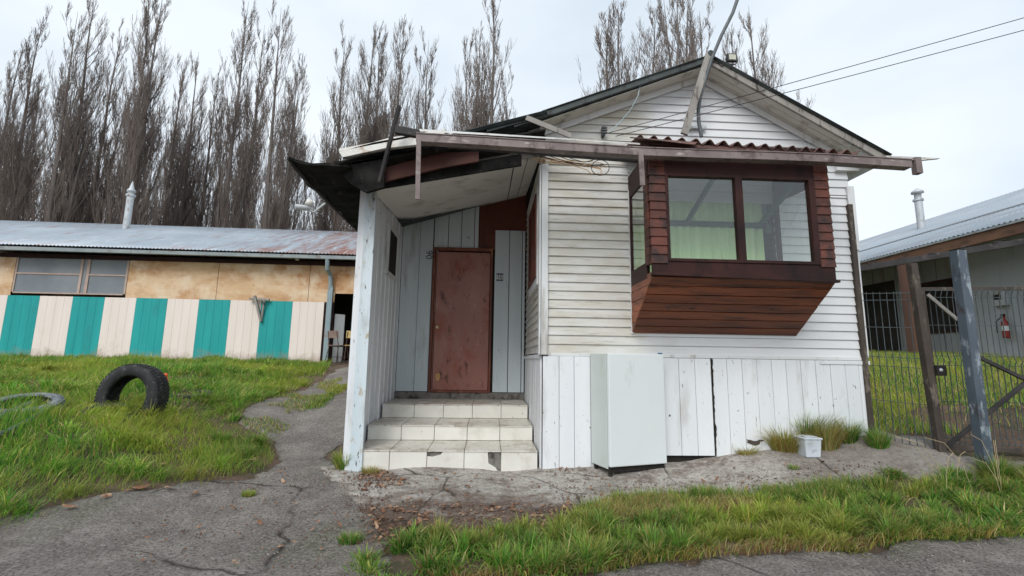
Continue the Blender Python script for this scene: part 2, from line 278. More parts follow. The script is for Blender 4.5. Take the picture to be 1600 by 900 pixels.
def ground_mat(name, kind):
    m, t, b, o = nodes(name); v = mapv(t)
    dn = t.nodes.new('ShaderNodeTexNoise'); dn.inputs['Scale'].default_value = 1.7; dn.inputs['Detail'].default_value = 6; t.links.new(v, dn.inputs['Vector'])
    wv = mixc(t, .28, v, dn.outputs['Color'], 'ADD')
    def crack(sc, w, vec=wv):
        vo = t.nodes.new('ShaderNodeTexVoronoi'); vo.feature = 'DISTANCE_TO_EDGE'; vo.inputs['Scale'].default_value = sc; t.links.new(vec, vo.inputs['Vector'])
        return ramp(t, vo.outputs['Distance'], [(0, 1), (w, 0)])
    if kind == 'asphalt':
        col = ramp(t, noise(t, v, .9, 5), [(.3, (.155,.132,.118)), (.7, (.26,.228,.205))])
        col = mixc(t, ramp(t, noise(t, v, 3.1, 8, .7), [(.46, 0), (.62, .85)]), col, (.36,.325,.29))
        col = mixc(t, ramp(t, noise(t, mapv(t, loc=(3,8,0)), 1.6, 8, .7), [(.56, 0), (.7, .65)]), col, (.11,.085,.07)); col = mixc(t, ramp(t, noise(t, mapv(t, loc=(9,4,0)), .9, 9, .7), [(.54, 0), (.68, .6)]), col, (.13,.14,.07))
        sp = t.nodes.new('ShaderNodeTexVoronoi'); sp.inputs['Scale'].default_value = 85; t.links.new(v, sp.inputs['Vector'])
        col = mixc(t, ramp(t, sp.outputs['Color'], [(.5, 0), (.9, .6)]), col, (.42,.39,.36))
        col = mixc(t, ramp(t, noise(t, v, 60, 3), [(.52, 0), (.62, .7)]), col, (.06,.05,.045))
        ck = mixc(t, ramp(t, noise(t, v, .8, 3), [(.5, 0), (.56, 1)]), 0, crack(.55, .010))
        col = mixc(t, ck, col, (.03,.022,.018)); b.inputs['Roughness'].default_value = .82
        h = mixc(t, .35, noise(t, v, 55, 8, .75), noise(t, v, 7, 6)); bump(t, b, h, 1.0, .045)
    elif kind == 'concrete':
        col = ramp(t, noise(t, v, 1.3, 6), [(.3, (.40,.36,.32)), (.7, (.62,.58,.53))])
        col = mixc(t, ramp(t, noise(t, mapv(t, (1,1.6,1)), 2.4, 9, .72), [(.47, 0), (.62, .9)]), col, (.17,.12,.09))
        col = mixc(t, ramp(t, noise(t, v, 14, 9, .75), [(.48, 0), (.64, .8)]), col, (.64,.60,.54)); col = mixc(t, ramp(t, noise(t, mapv(t, loc=(7,1,0)), 22, 8, .72), [(.55, 0), (.64, .8)]), col, (.10,.075,.06))
        col = mixc(t, ramp(t, noise(t, mapv(t, loc=(4,2,0)), 1.1, 6, .6), [(.58, 0), (.7, .5)]), col, (.085,.09,.045))
        vo2 = t.nodes.new('ShaderNodeTexVoronoi'); vo2.inputs['Scale'].default_value = 60; t.links.new(v, vo2.inputs['Vector']); col = mixc(t, ramp(t, vo2.outputs['Color'], [(.5, 0), (.95, .5)]), col, (.20,.17,.14))
        sx = t.nodes.new('ShaderNodeSeparateXYZ'); t.links.new(v, sx.inputs[0]); ma = t.nodes.new('ShaderNodeMath'); ma.operation = 'MULTIPLY_ADD'; ma.inputs[1].default_value = -1.1; ma.inputs[2].default_value = 4.05; t.links.new(sx.outputs[1], ma.inputs[0])
        mb_ = t.nodes.new('ShaderNodeMath'); mb_.operation = 'MULTIPLY_ADD'; mb_.inputs[1].default_value = 2.2; t.links.new(noise(t, mapv(t, (.7,1,1)), 1.6, 9, .72), mb_.inputs[0]); t.links.new(ma.outputs[0], mb_.inputs[2])
        col = mixc(t, ramp(t, mb_.outputs[0], [(.62, 0), (1.0, .92)]), col, (.135,.088,.062))
        md = t.nodes.new('ShaderNodeMath'); md.operation = 'MULTIPLY_ADD'; md.inputs[1].default_value = 1.5; t.links.new(noise(t, v, 1.3, 8, .7), md.inputs[0]); t.links.new(sx.outputs[0], md.inputs[2])
        mr_ = t.nodes.new('ShaderNodeMapRange'); mr_.inputs[1].default_value = 3.3; mr_.inputs[2].default_value = 4.0; mr_.inputs[4].default_value = .6; t.links.new(md.outputs[0], mr_.inputs[0]); col = mixc(t, mr_.outputs[0], col, (.20,.17,.145))
        ck = mixc(t, ramp(t, noise(t, v, 1.1, 3), [(.42, 0), (.5, 1)]), 0, crack(1.0, .014))
        col = mixc(t, ck, col, (.05,.038,.03)); b.inputs['Roughness'].default_value = .85
        h = mixc(t, .55, noise(t, v, 45, 8, .7), noise(t, v, 6, 9, .75)); bump(t, b, h, 1.0, .06)
    else:
        col = ramp(t, noise(t, v, 1.0, 6), [(.3, (.10,.065,.045)), (.7, (.20,.13,.09))])
        col = mixc(t, ramp(t, noise(t, v, 3.0, 8, .7), [(.48, 0), (.62, .8)]), col, (.045,.055,.02))
        col = mixc(t, ramp(t, noise(t, mapv(t, loc=(2,5,0)), 26, 6, .7), [(.56, 0), (.68, .8)]), col, (.32,.21,.14))
        b.inputs['Roughness'].default_value = .95; h = noise(t, v, 30, 8, .75); bump(t, b, h, 1, .04)
    t.links.new(col, b.inputs['Base Color']); return m
m_asph = ground_mat('old_asphalt', 'asphalt'); m_conc = ground_mat('crumbling_concrete', 'concrete'); m_soil = ground_mat('soil', 'soil')

# ------------------------------------------------------------------ terrain height
YF, YD, YB = 4.87, 7.0, 4.17            # front wall, door wall, bay front
CT = np.array([(-1.3,4.87,0),(.5,4.87,0),(-.5,4.2,0),(1,4.4,0),(1.06,4.87,.03),(1.7,4.5,.0),(1.7,4.87,.09),(2.3,4.87,.13),(3.0,4.87,.22),(3.9,4.87,.37),(2.8,4.3,.07),
    (4.5,4.6,.25),(4.25,4.15,.17),(3.8,4.2,.14),(6,4.2,.22),(8.5,4.6,.4),(8.8,9,1.28),(8.8,6.2,1.0),(5,6.2,.62),(5,8,.95),(5.5,11,1.25),(8.8,14,1.4),
    (-4.0,5.2,.48),(-12,11.2,.93),(-6,11.4,.95),(-2,12,.95),(0,12.2,.95),(-5,8.6,.80),(-2.4,8.8,.60),(-2.1,7,.30),(-1.8,6,.12),(-2.5,5.0,.05),(-3.2,4.5,.16),(-2.75,3.92,.03),
    (-3,2.6,0),(-3.3,3.1,.04),(-5,3.6,.25),(-6.5,5,.55),(-8,8,.8),(0,2.5,0),(3,3,0),(6,3,.1),(0,0,0),(-5,0,0),(5,0,0),(9,1,.1),(-9,1,.2),
    (3,10,.8),(3,16,1.1),(-10,20,1.1),(12,20,1.4),(-25,15,1.1),(25,15,1.5),(0,35,1.2),(-30,35,1.2),(30,35,1.3),(-25,-5,.3),(25,-5,.3),(0,-20,0),(60,60,1.3),(-60,60,1.3),(0,70,1.3),(-60,-20,.3),(60,-20,.3)])
def _U(r): return np.where(r > 1e-9, r, 0.0)       # biharmonic in 3D style kernel: gentle between the points
_n = len(CT); _A = np.zeros((_n+3, _n+3)); _d = np.hypot(CT[:,None,0]-CT[None,:,0], CT[:,None,1]-CT[None,:,1])
_A[:_n,:_n] = _U(_d); _A[:_n,_n] = 1; _A[:_n,_n+1:] = CT[:,:2]; _A[_n:,:_n] = _A[:_n,_n:].T
_w = np.linalg.solve(_A, np.concatenate([CT[:,2], [0,0,0]]))
_ph = rng.uniform(0, 6.28, 12); _kk = rng.normal(0, 1, (12, 2)); _kk = _kk/np.linalg.norm(_kk, axis=1)[:,None]*np.array([2,3,4,5,6,8,9,11,13,15,18,21.])[:,None]
def hz(x, y):
    x = np.atleast_1d(np.asarray(x, float)); y = np.atleast_1d(np.asarray(y, float)); z = np.empty(x.shape)
    for s in range(0, len(x), 20000):
        xs, ys = x[s:s+20000], y[s:s+20000]; d = np.sqrt((xs[:,None]-CT[None,:,0])**2+(ys[:,None]-CT[None,:,1])**2+.02)
        z[s:s+20000] = d@_w[:_n]+_w[_n]+_w[_n+1]*xs+_w[_n+2]*ys
    for k in range(12): z += .035/np.linalg.norm(_kk[k])*np.sin(_kk[k,0]*x+_kk[k,1]*y+_ph[k])
    return z
def h1(x, y): return float(hz(x, y)[0])
def G(px, py):                      # where the sight line of a pixel meets the ground
    d = ray(px, py); t = np.linspace(.6, 40, 2500); p = np.array(EYE)[None]+np.array(d)[None]*t[:,None]
    dz = p[:,2]-hz(p[:,0], p[:,1]); k = np.argmax(dz < 0)
    if dz[k] >= 0: k = len(t)-1
    return Vector(p[k])
def inpoly(x, y, P):
    c = np.zeros(len(x), bool); n = len(P)
    for i in range(n):
        x1, y1 = P[i]; x2, y2 = P[(i+1) % n]
        if y1 == y2: continue
        c ^= ((y1 > y) != (y2 > y)) & (x < (x2-x1)*(y-y1)/(y2-y1)+x1)
    return c
def pxpoly(pts): return [(lambda g: (g.x, g.y))(G(*p)) for p in pts]

asph = pxpoly([(0,815),(60,792),(150,775),(270,757),(330,752),(400,748),(436,722),(425,690),(375,662),(380,640),(450,616),(500,598),(525,578),(548,573)]) + [(-1.75,9),(-1.75,7.2),(-1.75,5.4)] + pxpoly([(548,735),(560,770),(590,812),(610,850),(590,925)]) + [(.1,1.6),(.5,-4),(-8,-4),(-8,2.8),(-4.6,2.7)]
conc = [(-1.62,4.95),(-1.4,5.2),(.6,5.2),(1.5,5.1),(3.86,5.1),(4.6,4.9)] + pxpoly([(1500,718),(1600,722),(1600,748),(1500,752),(1430,748),(1350,752),(1250,765),(1100,775),(960,790),(880,816),(760,828),(640,822),(562,800),(542,765)])
road = pxpoly([(640,935),(850,905),(1050,882),(1250,864),(1450,848),(1600,838)]) + [(5.2,2.95),(9,2.9),(9,-4),(.2,-4),(.15,1.7)]
def rough_edge(P, step=.035, amp=.028):
    out = []
    for i in range(len(P)):
        a = Vector(P[i]); b = Vector(P[(i+1) % len(P)]); n = max(1, int((b-a).length/step)) if (b-a).length < 4 else 8
        d = (b-a).normalized(); q = Vector((-d.y, d.x))
        for k in range(n):
            p = a.lerp(b, k/n); s = amp*(math.sin(p.x*9+p.y*7)+.6*math.sin(p.x*23-p.y*19)+random.uniform(-.7,.7)); p = p+q*s; out.append((p.x, p.y))
    return out
asph, conc, road = rough_edge(asph), rough_edge(conc), rough_edge(road)
def sheet(name, P, mat, dz, step=.09):
    xs = [p[0] for p in P]; ys = [p[1] for p in P]
    gx, gy = np.meshgrid(np.arange(min(xs), max(xs), step), np.arange(min(ys), max(ys), step)); gx = gx.ravel(); gy = gy.ravel()
    k = inpoly(gx, gy, P); pts = [Vector(p) for p in P]+[Vector((a, b)) for a, b in zip(gx[k], gy[k])]
    r = delaunay_2d_cdt(pts, [], [list(range(len(P)))], 1, 1e-5)
    V = np.array([(v.x, v.y) for v in r[0]]); z = hz(V[:,0], V[:,1])+dz; mb = MB(); mb.v = [(a, b, c) for (a, b), c in zip(V, z)]
    mb.f = [tuple(f) for f in r[2]]; mb.sm = [True]*len(mb.f); ec = {}
    for f in mb.f:
        for i in range(len(f)): k_ = (f[i], f[(i+1) % len(f)]); ec[tuple(sorted(k_))] = None if tuple(sorted(k_)) in ec else k_
    for k_ in [v for v in ec.values() if v]:
        a, b = mb.v[k_[0]], mb.v[k_[1]]; n_ = len(mb.v); mb.v += [(a[0], a[1], a[2]-.06), (b[0], b[1], b[2]-.06)]; mb.f.append((k_[1], k_[0], n_, n_+1)); mb.sm.append(False)
    return tag(mb.build(name, mat), kind='structure')
gr = np.concatenate([np.arange(-80, -12, 4), np.arange(-12, -7, .5), np.arange(-7, 7, .09), np.arange(7, 12, .5), np.arange(12, 81, 4)])
gy = np.concatenate([np.arange(-40, -4, 4), np.arange(-4, 1.5, .5), np.arange(1.5, 8, .09), np.arange(8, 14, .25), np.arange(14, 160, 5)])
X, Y = np.meshgrid(gr, gy); x, y = X.ravel(), Y.ravel(); z = hz(x, y)
far = np.clip((np.hypot(x, y-10)-45)/25, 0, 1); z = z*(1-far)+1.2*far
for P in (asph, conc, road): z[inpoly(x, y, P)] -= .02
mb = MB(); nx = len(gr); mb.v = list(zip(x, y, z)); mb.f = [(j*nx+i, j*nx+i+1, (j+1)*nx+i+1, (j+1)*nx+i) for j in range(len(gy)-1) for i in range(nx-1)]; mb.sm = [True]*len(mb.f)
tag(mb.build('ground', m_soil), kind='structure')
sheet('path', asph, m_asph, .0); sheet('pavement', conc, m_conc, .008); sheet('road', road, m_asph, .012)

# ------------------------------------------------------------------ house
hs = thing('house', (2.2, YF, .1), 'small white clapboard house with tiled porch steps and a red brown bay window', 'house')
XL, XR = onY(848,500,YF).x, onY(1345,500,YF).x
ZS = .5*(onY(850,553,YF).z+onY(1340,557,YF).z)
AP = onY(1092,122,YF); KL = (AP.z-onY(872,197.5,YF).z)/(AP.x-onY(872,197.5,YF).x); KR = (AP.z-onY(1287,230,YF).z)/(onY(1287,230,YF).x-AP.x)
YBK = 11.5
def roofz(x): return AP.z-KL*(AP.x-x) if x < AP.x else AP.z-KR*(x-AP.x)
BX0, BX1 = onY(986,500,YF).x, onY(1224,500,YF).x; BXU = onY(1240,500,YF).x          # bay side walls
BZ0 = .5*(onY(986,521,YF).z+onY(1240,526,YF).z); BZ1 = 2.98; OPZ = onY(1000,430,YF).z
CH = .093
OX1_ = BX1-.03
def lap(mb, a, b, z0, z1, n, th=.019):   # one clapboard course from a to b (Vectors, z ignored), outward normal n
    n = Vector(n); A = Vector((a[0], a[1], 0)); B = Vector((b[0], b[1], 0)); Z = Vector((0, 0, 1))
    a0, a1, b0, b1 = a[2], a[3], b[2], b[3]
    mb.add([A+n*th+Z*z0, B+n*th+Z*z0, B+n*.003+Z*b1, A+n*.003+Z*a1, A+Z*z0, B+Z*z0], [(0,1,2,3),(4,5,1,0)])
def wall_rows(mb, segs, z0, z1, Y):
    z = z0
    while z < z1:
        zt = min(z+CH, z1)
        for s in segs(z):
            x0, x1 = s
            if x1-x0 > .01: lap(mb, (x0, Y, z, zt), (x1, Y, z, zt), z, zt, (0,-1,0))
        z += CH
def segs_at(lo, hi):
    def f(z):
        zt = z+CH*.6; a, b = lo, hi
        if zt > roofz(lo): a = max(a, AP.x-(AP.z-zt)/KL)
        if zt > roofz(hi): b = min(b, AP.x+(AP.z-zt)/KR)
        if OPZ < z+CH*.5 < BZ1-.12:       # the opening behind the bay
            r = []
            if a < BX0: r.append((a, min(b, BX0+.04)))
            if b > BX1: r.append((max(a, OX1_), b))
            return r
        return [(a, b)]
    return f
mb = MB(); wall_rows(mb, segs_at(XL+.02, BX0), ZS, 3.25, YF); mb.build('wall', m_siding_dirty, hs, label='grimy white clapboard left of the bay window')
mb = MB(); wall_rows(mb, segs_at(BX0, XR), ZS, 2.98, YF); wall_rows(mb, segs_at(BX0, XR), 2.98, 3.25, YF+.001); wall_rows(mb, segs_at(XL+.02, XR), 3.25, AP.z, YF+.003); mb.build('wall', m_siding, hs)
# side walls (porch side and far side) and back
mb = MB(); z = ZS
while z < 3.4:
    lap(mb, (XL, YD, z, z+CH), (XL, YF+.01, z, z+CH), z, z+CH, (-1,0,0)); z += CH
mb.build('wall', m_siding_dirty, hs)
mb = MB(); z = ZS
while z < 3.05: lap(mb, (XR, YF+.02, z, z+CH), (XR, YBK, z, z+CH), z, z+CH, (1,0,0)); z += CH
mb.build('wall', m_siding, hs)
mb = MB(); mb.slab([(XL, YBK, .3), (XR, YBK, .3), (XR, YBK, roofz(XR)-.02), (AP.x, YBK, AP.z-.02), (XL, YBK, roofz(XL)-.02)], (0, .03, 0)); mb.build('wall', m_siding, hs)
# inner shell so that no daylight shows through the cladding
mb = MB(); mb.box(XL+.03, XL+.05, YF+.02, YBK, .3, 3.3); mb.box(XR-.05, XR-.03, YF+.02, YBK, .3, 3.1)
mb.box(XL+.05, BX0+.01, YF+.02, YF+.04, .3, 3.0); mb.box(OX1_, XR-.05, YF+.02, YF+.04, .3, 3.0); mb.box(BX0+.01, OX1_, YF+.02, YF+.04, .3, OPZ); mb.box(XL+.05, XR-.05, YF+.05, YBK-.02, 3.02, 3.04); mb.box(BX0+.01, OX1_, YF+.02, YF+.04, 2.97, 3.01)
mb.box(XL+.05, XR-.05, 7.2, 7.22, .3, 3.0)
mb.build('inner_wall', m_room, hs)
# corner boards and gable trim
mb = MB(); mb.box(XL-.03, XL+.05, YF-.045, YF-.018, ZS-.02, 3.22); mb.box(XL-.045, XL-.018, YF-.045, YF+.05, ZS-.02, 3.2)
mb.build('corner_board', m_trim, hs, .003); mb = MB(); mb.box(XR-.04, XR+.04, YF-.04, YF-.018, 2.35, 3.08); mb.box(XR+.0181, XR+.04, YF-.018, YF+.05, ZS, 3.05); mb.build('corner_board', m_trim, hs, .003)
mb = MB(); q = onY(983,300,YF); mb.box(q.x-.02, q.x+.006, YF-.034, YF-.017, BZ0, 2.95)
xa = XL-.1
for (xx, K) in ((XL-.15, 1), (XR+.02, 1)):
    mb.beam((xx, YF-.032, roofz(xx)-.01), (AP.x, YF-.032, AP.z-.01), .022, .10)
mb.box(XL+.05, XR, YF-.026, YF-.017, ZS-.03, ZS+.001)
mb.build('trim', m_trim, hs)
# skirting of upright planks
def planks(mb, x0, x1, y, zt, zb, w, n=(0,-1), th=.02, gap=.004, bevel=True):
    x = x0
    while x < x1-.01:
        e = min(x+w*random.uniform(.93,1.07), x1); b = zb((x+e)/2) if callable(zb) else zb; t = zt((x+e)/2) if callable(zt) else zt
        j = random.uniform(0, .004); mb.box(x+gap/2, e-gap/2, y-th-j, y, b, t); x = e
XC = onY(1113,640,YF).x
mb = MB(); planks(mb, XL, onY(1036,640,YF).x, YF-.004, ZS-.032, lambda x: max(0, h1(x, YF))-.03, .165)
planks(mb, onY(1036,640,YF).x, XC-.01, YF-.012, ZS-.035, onY(1080,711,YF).z, .165)
def ztop(x): return ZS-.034
planks(mb, XC+.012, onY(1354,600,YF).x, YF-.002, ztop, lambda x: h1(x, YF)-.04, .16)
mb.box(onY(1278,560,YF).x, XR+.03, YF-.034, YF-.025, ZS-.075, ZS-.036)
mb.build('skirting', m_plank, hs, .003)
mb = MB(); mb.box(XL+.02, XR+.02, YF+.0, YF+.016, -.05, ZS-.03); mb.build('skirting_backing', m_dark, hs)
mb = MB(); y = YF+.02                     # skirting on the porch side, planks run down to the steps
while y < YD-.05:
    w = .115; mb.box(XL-.022-random.uniform(0,.004), XL-.002, y, y+w-.006, 0, ZS-.02); y += w
mb.box(XL-.035, XL-.026, YF+.02, YD-.02, ZS-.06, ZS-.015)
mb.build('skirting', m_plank, hs, .003)
# torn crack between the planks
mb = MB(); zz = np.linspace(ZS-.04, onY(1115,708,YF).z+.03, 26); pts = [(XC+random.uniform(-.009,.012), YF-.034, z) for z in zz]
for a, b in zip(pts[:-1], pts[1:]): mb.beam(a, b, .004+random.uniform(.004,.022)*(1 if a[2] > .75 or .32 < a[2] < .5 else .3), .004, (0,-1,0))
mb.build('crack', m_dark, hs)

q = onY(1179,690,YF-.031); mb = MB(); mb.add([(q.x+.085*math.cos(t)*(1+.25*math.sin(5*t+1)), YF-.0315, q.z+.022*math.sin(t)*(1+.3*math.sin(3*t))+.01*math.cos(2*t)) for t in np.linspace(0,6.283,24)[:-1]], [tuple(range(23))]); mb.build('rot_hole', m_rust, hs)
# roof: two slopes, front overhang
YO, RT = 4.62, .035; XE = onY(1383,237,YO).x; XP = -1.86; ZP = 2.86
def RZ(x, d=0): return roofz(x)+d
mb = MB(); mb.corr((XE+.03, YO-.05, RZ(XE+.03,.085)), (XE+.03, YBK+.4, RZ(XE+.03,.085)), (AP.x, YBK+.4, AP.z+.085), (AP.x, YO-.05, AP.z+.085), .076, .009)
mb.build('roof', m_roofd, hs)
XB = XL-.05
mb = MB(); mb.corr((XB, YO-.05, RZ(XB,.085)), (XB, YBK+.4, RZ(XB,.085)), (AP.x+.03, YBK+.4, AP.z+.09), (AP.x+.03, YO-.05, AP.z+.09), .076, .012)
mb.corr((XP-.02, 4.53, ZP+.05), (XP-.02, YBK-3, ZP+.05), (XB+.05, YBK-3, RZ(XB,.075)), (XB+.05, 4.53, RZ(XB,.075)), .076, .012)
mb.build('roof', m_roofd, hs)
mb = MB(); mb.tube([(AP.x, YO-.06, AP.z+.10), (AP.x, YBK+.4, AP.z+.10)], .035, 8); mb.build('ridge_cap', m_roofd, hs)
# rake boards + dark roofing edge
mb = MB(); mb.beam((XE, YO, RZ(XE,.04)), (AP.x+.02, YO, AP.z+.04), .028, .085); mb.build('bargeboard', m_greywood, hs, .003)
mb = MB(); mb.beam((XB-.3, YO-.012, RZ(XB-.3,.06)), (AP.x+.02, YO-.012, AP.z+.065), .04, .065)
mb.beam((onY(760,206,YO).x, YO-.03, onY(760,206,YO).z), onY(862,176,YO-.03), .03, .05); mb.build('bargeboard', m_roofd, hs, .003)
mb = MB()
for a, b in ((XB-.0, AP.x), (XE, AP.x)):
    for k in range(3):   # soffit in three long boards following the rake
        ya, yb = YO+.016+k*(YF-YO-.02)/3, YO+.016+(k+1)*(YF-YO-.02)/3-.005
        mb.slab([(a, ya, RZ(a,.002)), (b, ya, AP.z+.002), (b, yb, AP.z+.002), (a, yb, RZ(a,.002))], (0,0,.012))
mb.build('soffit', m_soff, hs)
mb = MB(); mb.slab([(XR, YO+.03, RZ(XR,-.005)), (XE-.01, YO+.03, RZ(XE,-.005)), (XE-.01, YBK, RZ(XE,-.005)), (XR, YBK, RZ(XR,-.005))], (0,0,.012))
q = onY(1335,262,YF-.06); mb.box(q.x-.2, q.x+.06, YF-.06, YF+.1, q.z-.035, q.z+.02); mb.box(q.x+.0, q.x+.06, YF+.1, YBK, q.z-.03, q.z+.015)
mb.build('eave_box', m_trim, hs, .003)

# ---- porch
PX = -1.345                                   # inner face of the porch's left wall
FPT = onY(588,290,YF-.02); c2 = onY(840,240,YF-.02); c3 = onY(812,305,YD); c4 = onY(632,351,YD)
mb = MB(); split = .80
def ql(a, b, c, d, u0, u1): return [a.lerp(b,u0), a.lerp(b,u1), d.lerp(c,u1), d.lerp(c,u0)]
A, B, C_, D = FPT, Vector((XL-.03, YF-.02, c2.z)), Vector((XL-.03, YD, c3.z)), Vector((PX+.01, YD, c4.z)); A = Vector((PX+.01, YF-.02, A.z))
for u0_, u1_ in ((0,.845),(.852,.925),(.93,1)): mb.slab(ql(A,B,C_,D,u0_,u1_), (0,0,.012))
mb.build('porch_ceiling', m_ceil, hs)
mb = MB(); mb.slab([A+Vector((0,-.03,-.02)), B+Vector((0,-.03,-.03)), B+Vector((0,-.03,.07)), A+Vector((0,-.03,.07))], (0,.028,0)); mb.build('header', m_greywood, hs, .003, label='peeling grey edge board of the porch ceiling')
# left wall of the porch
mb = MB(); y = YF+.01
while y < YD+.25:
    t = (y-YF)/(YD-YF); w = .235; zt = A.z+(D.z-A.z)*t; x = PX-.006*math.cos(y*50)
    zb = -.05 if y < 6 else .1
    w1 = (5.98, 6.6); zw0, zw1 = 2.18, 2.83
    mb.box(PX-.022, PX-random.uniform(0,.003), y, y+w-.014, zb, zt+.02); mb.box(PX-.02, PX+.009, y+w-.034, y+w-.018, zb, zt+.01)
    y += w
mb.build('porch_wall', m_plank, hs, .002)
mb = MB(); mb.box(PX-.06, PX-.030, YF+.01, YD+.2, -.05, A.z+.05); mb.build('porch_wall', m_plank, hs); mb = MB(); mb.box(PX-.0295, PX-.0245, YF+.012, YD+.19, -.05, A.z+.05); mb.build('wall_backing', m_dark, hs)
pw = MB(); y0, y1, z0, z1 = 6.0, 6.58, 2.2, 2.81
for a in ((y0,y1,z0-.03,z0+.02),(y0,y1,z1-.02,z1+.03),(y0-.03,y0+.02,z0-.03,z1+.03),(y1-.02,y1+.03,z0-.03,z1+.03)): pw.box(PX+.0, PX+.036, a[0]-(.02 if a[0]<y0 else 0), a[1], a[2], a[3])
wn_ = pw.build('window', m_trim, hs, .002, label='small dark side window of the porch'); mb = MB(); mb.box(PX+.010, PX+.016, y0+.02, y1-.02, z0+.02, z1-.02); mb.build('pane', m_dark, wn_)
# front post: one broad pale blue board and a narrow white one
mb = MB(); pt, pb = onY(571,300,YF-.03), onY(546,712,YF-.03)
mb.hexa([(pb.x, YF-.03, -.05), (pb.x+.125, YF-.03, -.05), (pb.x+.125, YF+.0, -.05), (pb.x, YF+.0, -.05), (pt.x+.01, YF-.03, 2.86), (pt.x+.115, YF-.03, 2.86), (pt.x+.115, YF, 2.86), (pt.x+.01, YF, 2.86)])
mb.build('porch_post', m_post, hs, .004)
mb = MB(); mb.box(PX-.03, PX+.012, YF-.012, YF+.008, -.03, A.z+.06); mb.build('porch_post', m_plank, hs, .003)
# door wall of pale blue boards, red panel, door
dl, dr = onY(681,400,YD).x, onY(767,400,YD).x; dz0 = onY(720,612,YD).z; dz1 = onY(720,393,YD).z; ftp = dz1+.02
def ctop(x): t = (x-D.x)/(C_.x-D.x); return D.z+(C_.z-D.z)*t+.02
xr_ = onY(749,340,YD).x; xq = onY(773,400,YD).x
mb = MB(); planks(mb, PX+.01, dl-.04, YD, ctop, dz0, .27, gap=.012); planks(mb, dl-.034, xr_, YD, ctop, ftp+.03, .21, gap=.01); planks(mb, xq, XL-.03, YD-.012, onY(790,361,YD).z, dz0, .21, gap=.01)
for x in np.arange(PX+.06, dl-.05, .27): mb.box(x+.2, x+.215, YD-.03, YD-.02, dz0, ctop(x)-.01)
mb.build('door_wall', m_bluegrey, hs, .003)
mb = MB(); mb.box(xr_+.004, XL-.02, YD-.008, YD, onY(790,361,YD).z-.3, ctop(XL)); mb.build('door_wall', m_redb, hs, label='red brown panel above the door')
mb = MB(); mb.box(PX-.02, XL, YD+.002, YD+.03, .4, 3.7); mb.build('door_wall_backing', m_dark, hs)
mb = MB(); mb.box(dl-.034, dl, YD-.05, YD, dz0-.01, ftp+.03); mb.box(dr, dr+.03, YD-.05, YD, dz0-.01, ftp+.03); mb.box(dl, dr, YD-.05, YD, dz1, ftp+.03); mb.box(dl, dr, YD-.06, YD, dz0-.01, dz0+.02); mb.build('door_frame', m_frame, hs, .003)
mb = MB(); mb.box(dl+.006, dr-.008, YD-.03, YD-.002, dz0+.024, dz1-.02); dr_ = mb.build('door', m_door, hs, .003)
k = onY(683,511,YD-.05); mb = MB(); mb.lathe([(.0,-.045),(.016,-.044),(.026,-.034),(.027,-.02),(.014,-.008),(.024,0),(.03,.006)], (k.x, YD-.036, k.z), (0,1,0), 20); mb.build('door_knob', m_brass, dr_)
k = onY(684,589,YD-.03); mb = MB(); mb.add([(k.x+.035*math.cos(t)*(1+.15*math.sin(3*t)), YD-.0325, k.z+.055*math.sin(t)) for t in np.linspace(0,6.28,20)[:-1]], [tuple(range(19))]); mb.build('wood_patch', m_yel, dr_)
mb = MB(); mb.box(PX, XL-.02, YD-.04, YD+.02, .49, dz0-.008); mb.build('door_sill', m_mortar, hs, .004)
# writing on the door wall
def text(s, loc, size, mat, name, parent, rot=(R(90),0,0), ext=.0015):
    cu = bpy.data.curves.new(name, 'FONT'); cu.body = s; cu.size = size; cu.extrude = ext; cu.align_x = 'CENTER'; cu.align_y = 'CENTER'
    o = bpy.data.objects.new(name, cu); COL.objects.link(o); bpy.context.view_layer.update()
    me = bpy.data.meshes.new_from_object(o.evaluated_get(bpy.context.evaluated_depsgraph_get())); COL.objects.unlink(o); bpy.data.objects.remove(o)
    me.materials.append(mat) if not me.materials else None; me.materials[0] = mat
    n = bpy.data.objects.new(name, me); COL.objects.link(n); n.parent = parent; n.location = Vector(loc)-rloc(parent); n.rotation_euler = rot; return n
m_ink = M('dark_blue_ink', (.05,.07,.11), (.09,.11,.16), 10, .6, bmp=0)
k = onY(781,433,YD-.04); mb = MB(); mb.box(k.x-.052, k.x+.052, YD-.038, YD-.0335, k.z-.058, k.z+.058); pl = mb.build('number_plate', m_ink, hs)
mb = MB(); mb.box(k.x-.05, k.x+.05, YD-.041, YD-.0385, k.z-.036, k.z+.036); mb.build('number_panel', m_white, pl)
text('16', (k.x, YD-.043, k.z), .088, m_ink, 'house_number', pl)
k = onY(670,398,YD-.03); text('90', (k.x, YD-.026, k.z), .14, m_ink, 'chalked_number', hs, (R(90), R(90), 0))
k = onY(732,370,YD-.03); text('a¿', (k.x, YD-.026, k.z), .06, m_ink, 'scribble', hs)

# house side window facing the porch
w0, w1 = 5.15, 6.05; z0, z1 = 2.02, 3.0
mb = MB()
for a in ((w0-.07,w1+.07,z0-.09,z0),(w0-.07,w1+.07,z1,z1+.07),(w0-.07,w0,z0,z1),(w1,w1+.07,z0,z1)): mb.box(XL-.045, XL-.0165, a[0], a[1], a[2], a[3])
wn_ = mb.build('window', m_trim, hs, .003); mb = MB()
for a in ((w0,w1,z0,z0+.05),(w0,w1,z1-.05,z1),(w0,w0+.05,z0+.05,z1-.05),(w1-.05,w1,z0+.05,z1-.05),((w0+w1)/2-.02,(w0+w1)/2+.02,z0+.05,z1-.05)): mb.box(XL-.06, XL-.018, a[0], a[1], a[2], a[3])
mb.build('frame', m_redb, wn_, .003); mb = MB(); mb.box(XL-.024, XL-.02, w0+.05, w1-.05, z0+.05, z1-.05); mb.build('pane', m_dark, wn_)

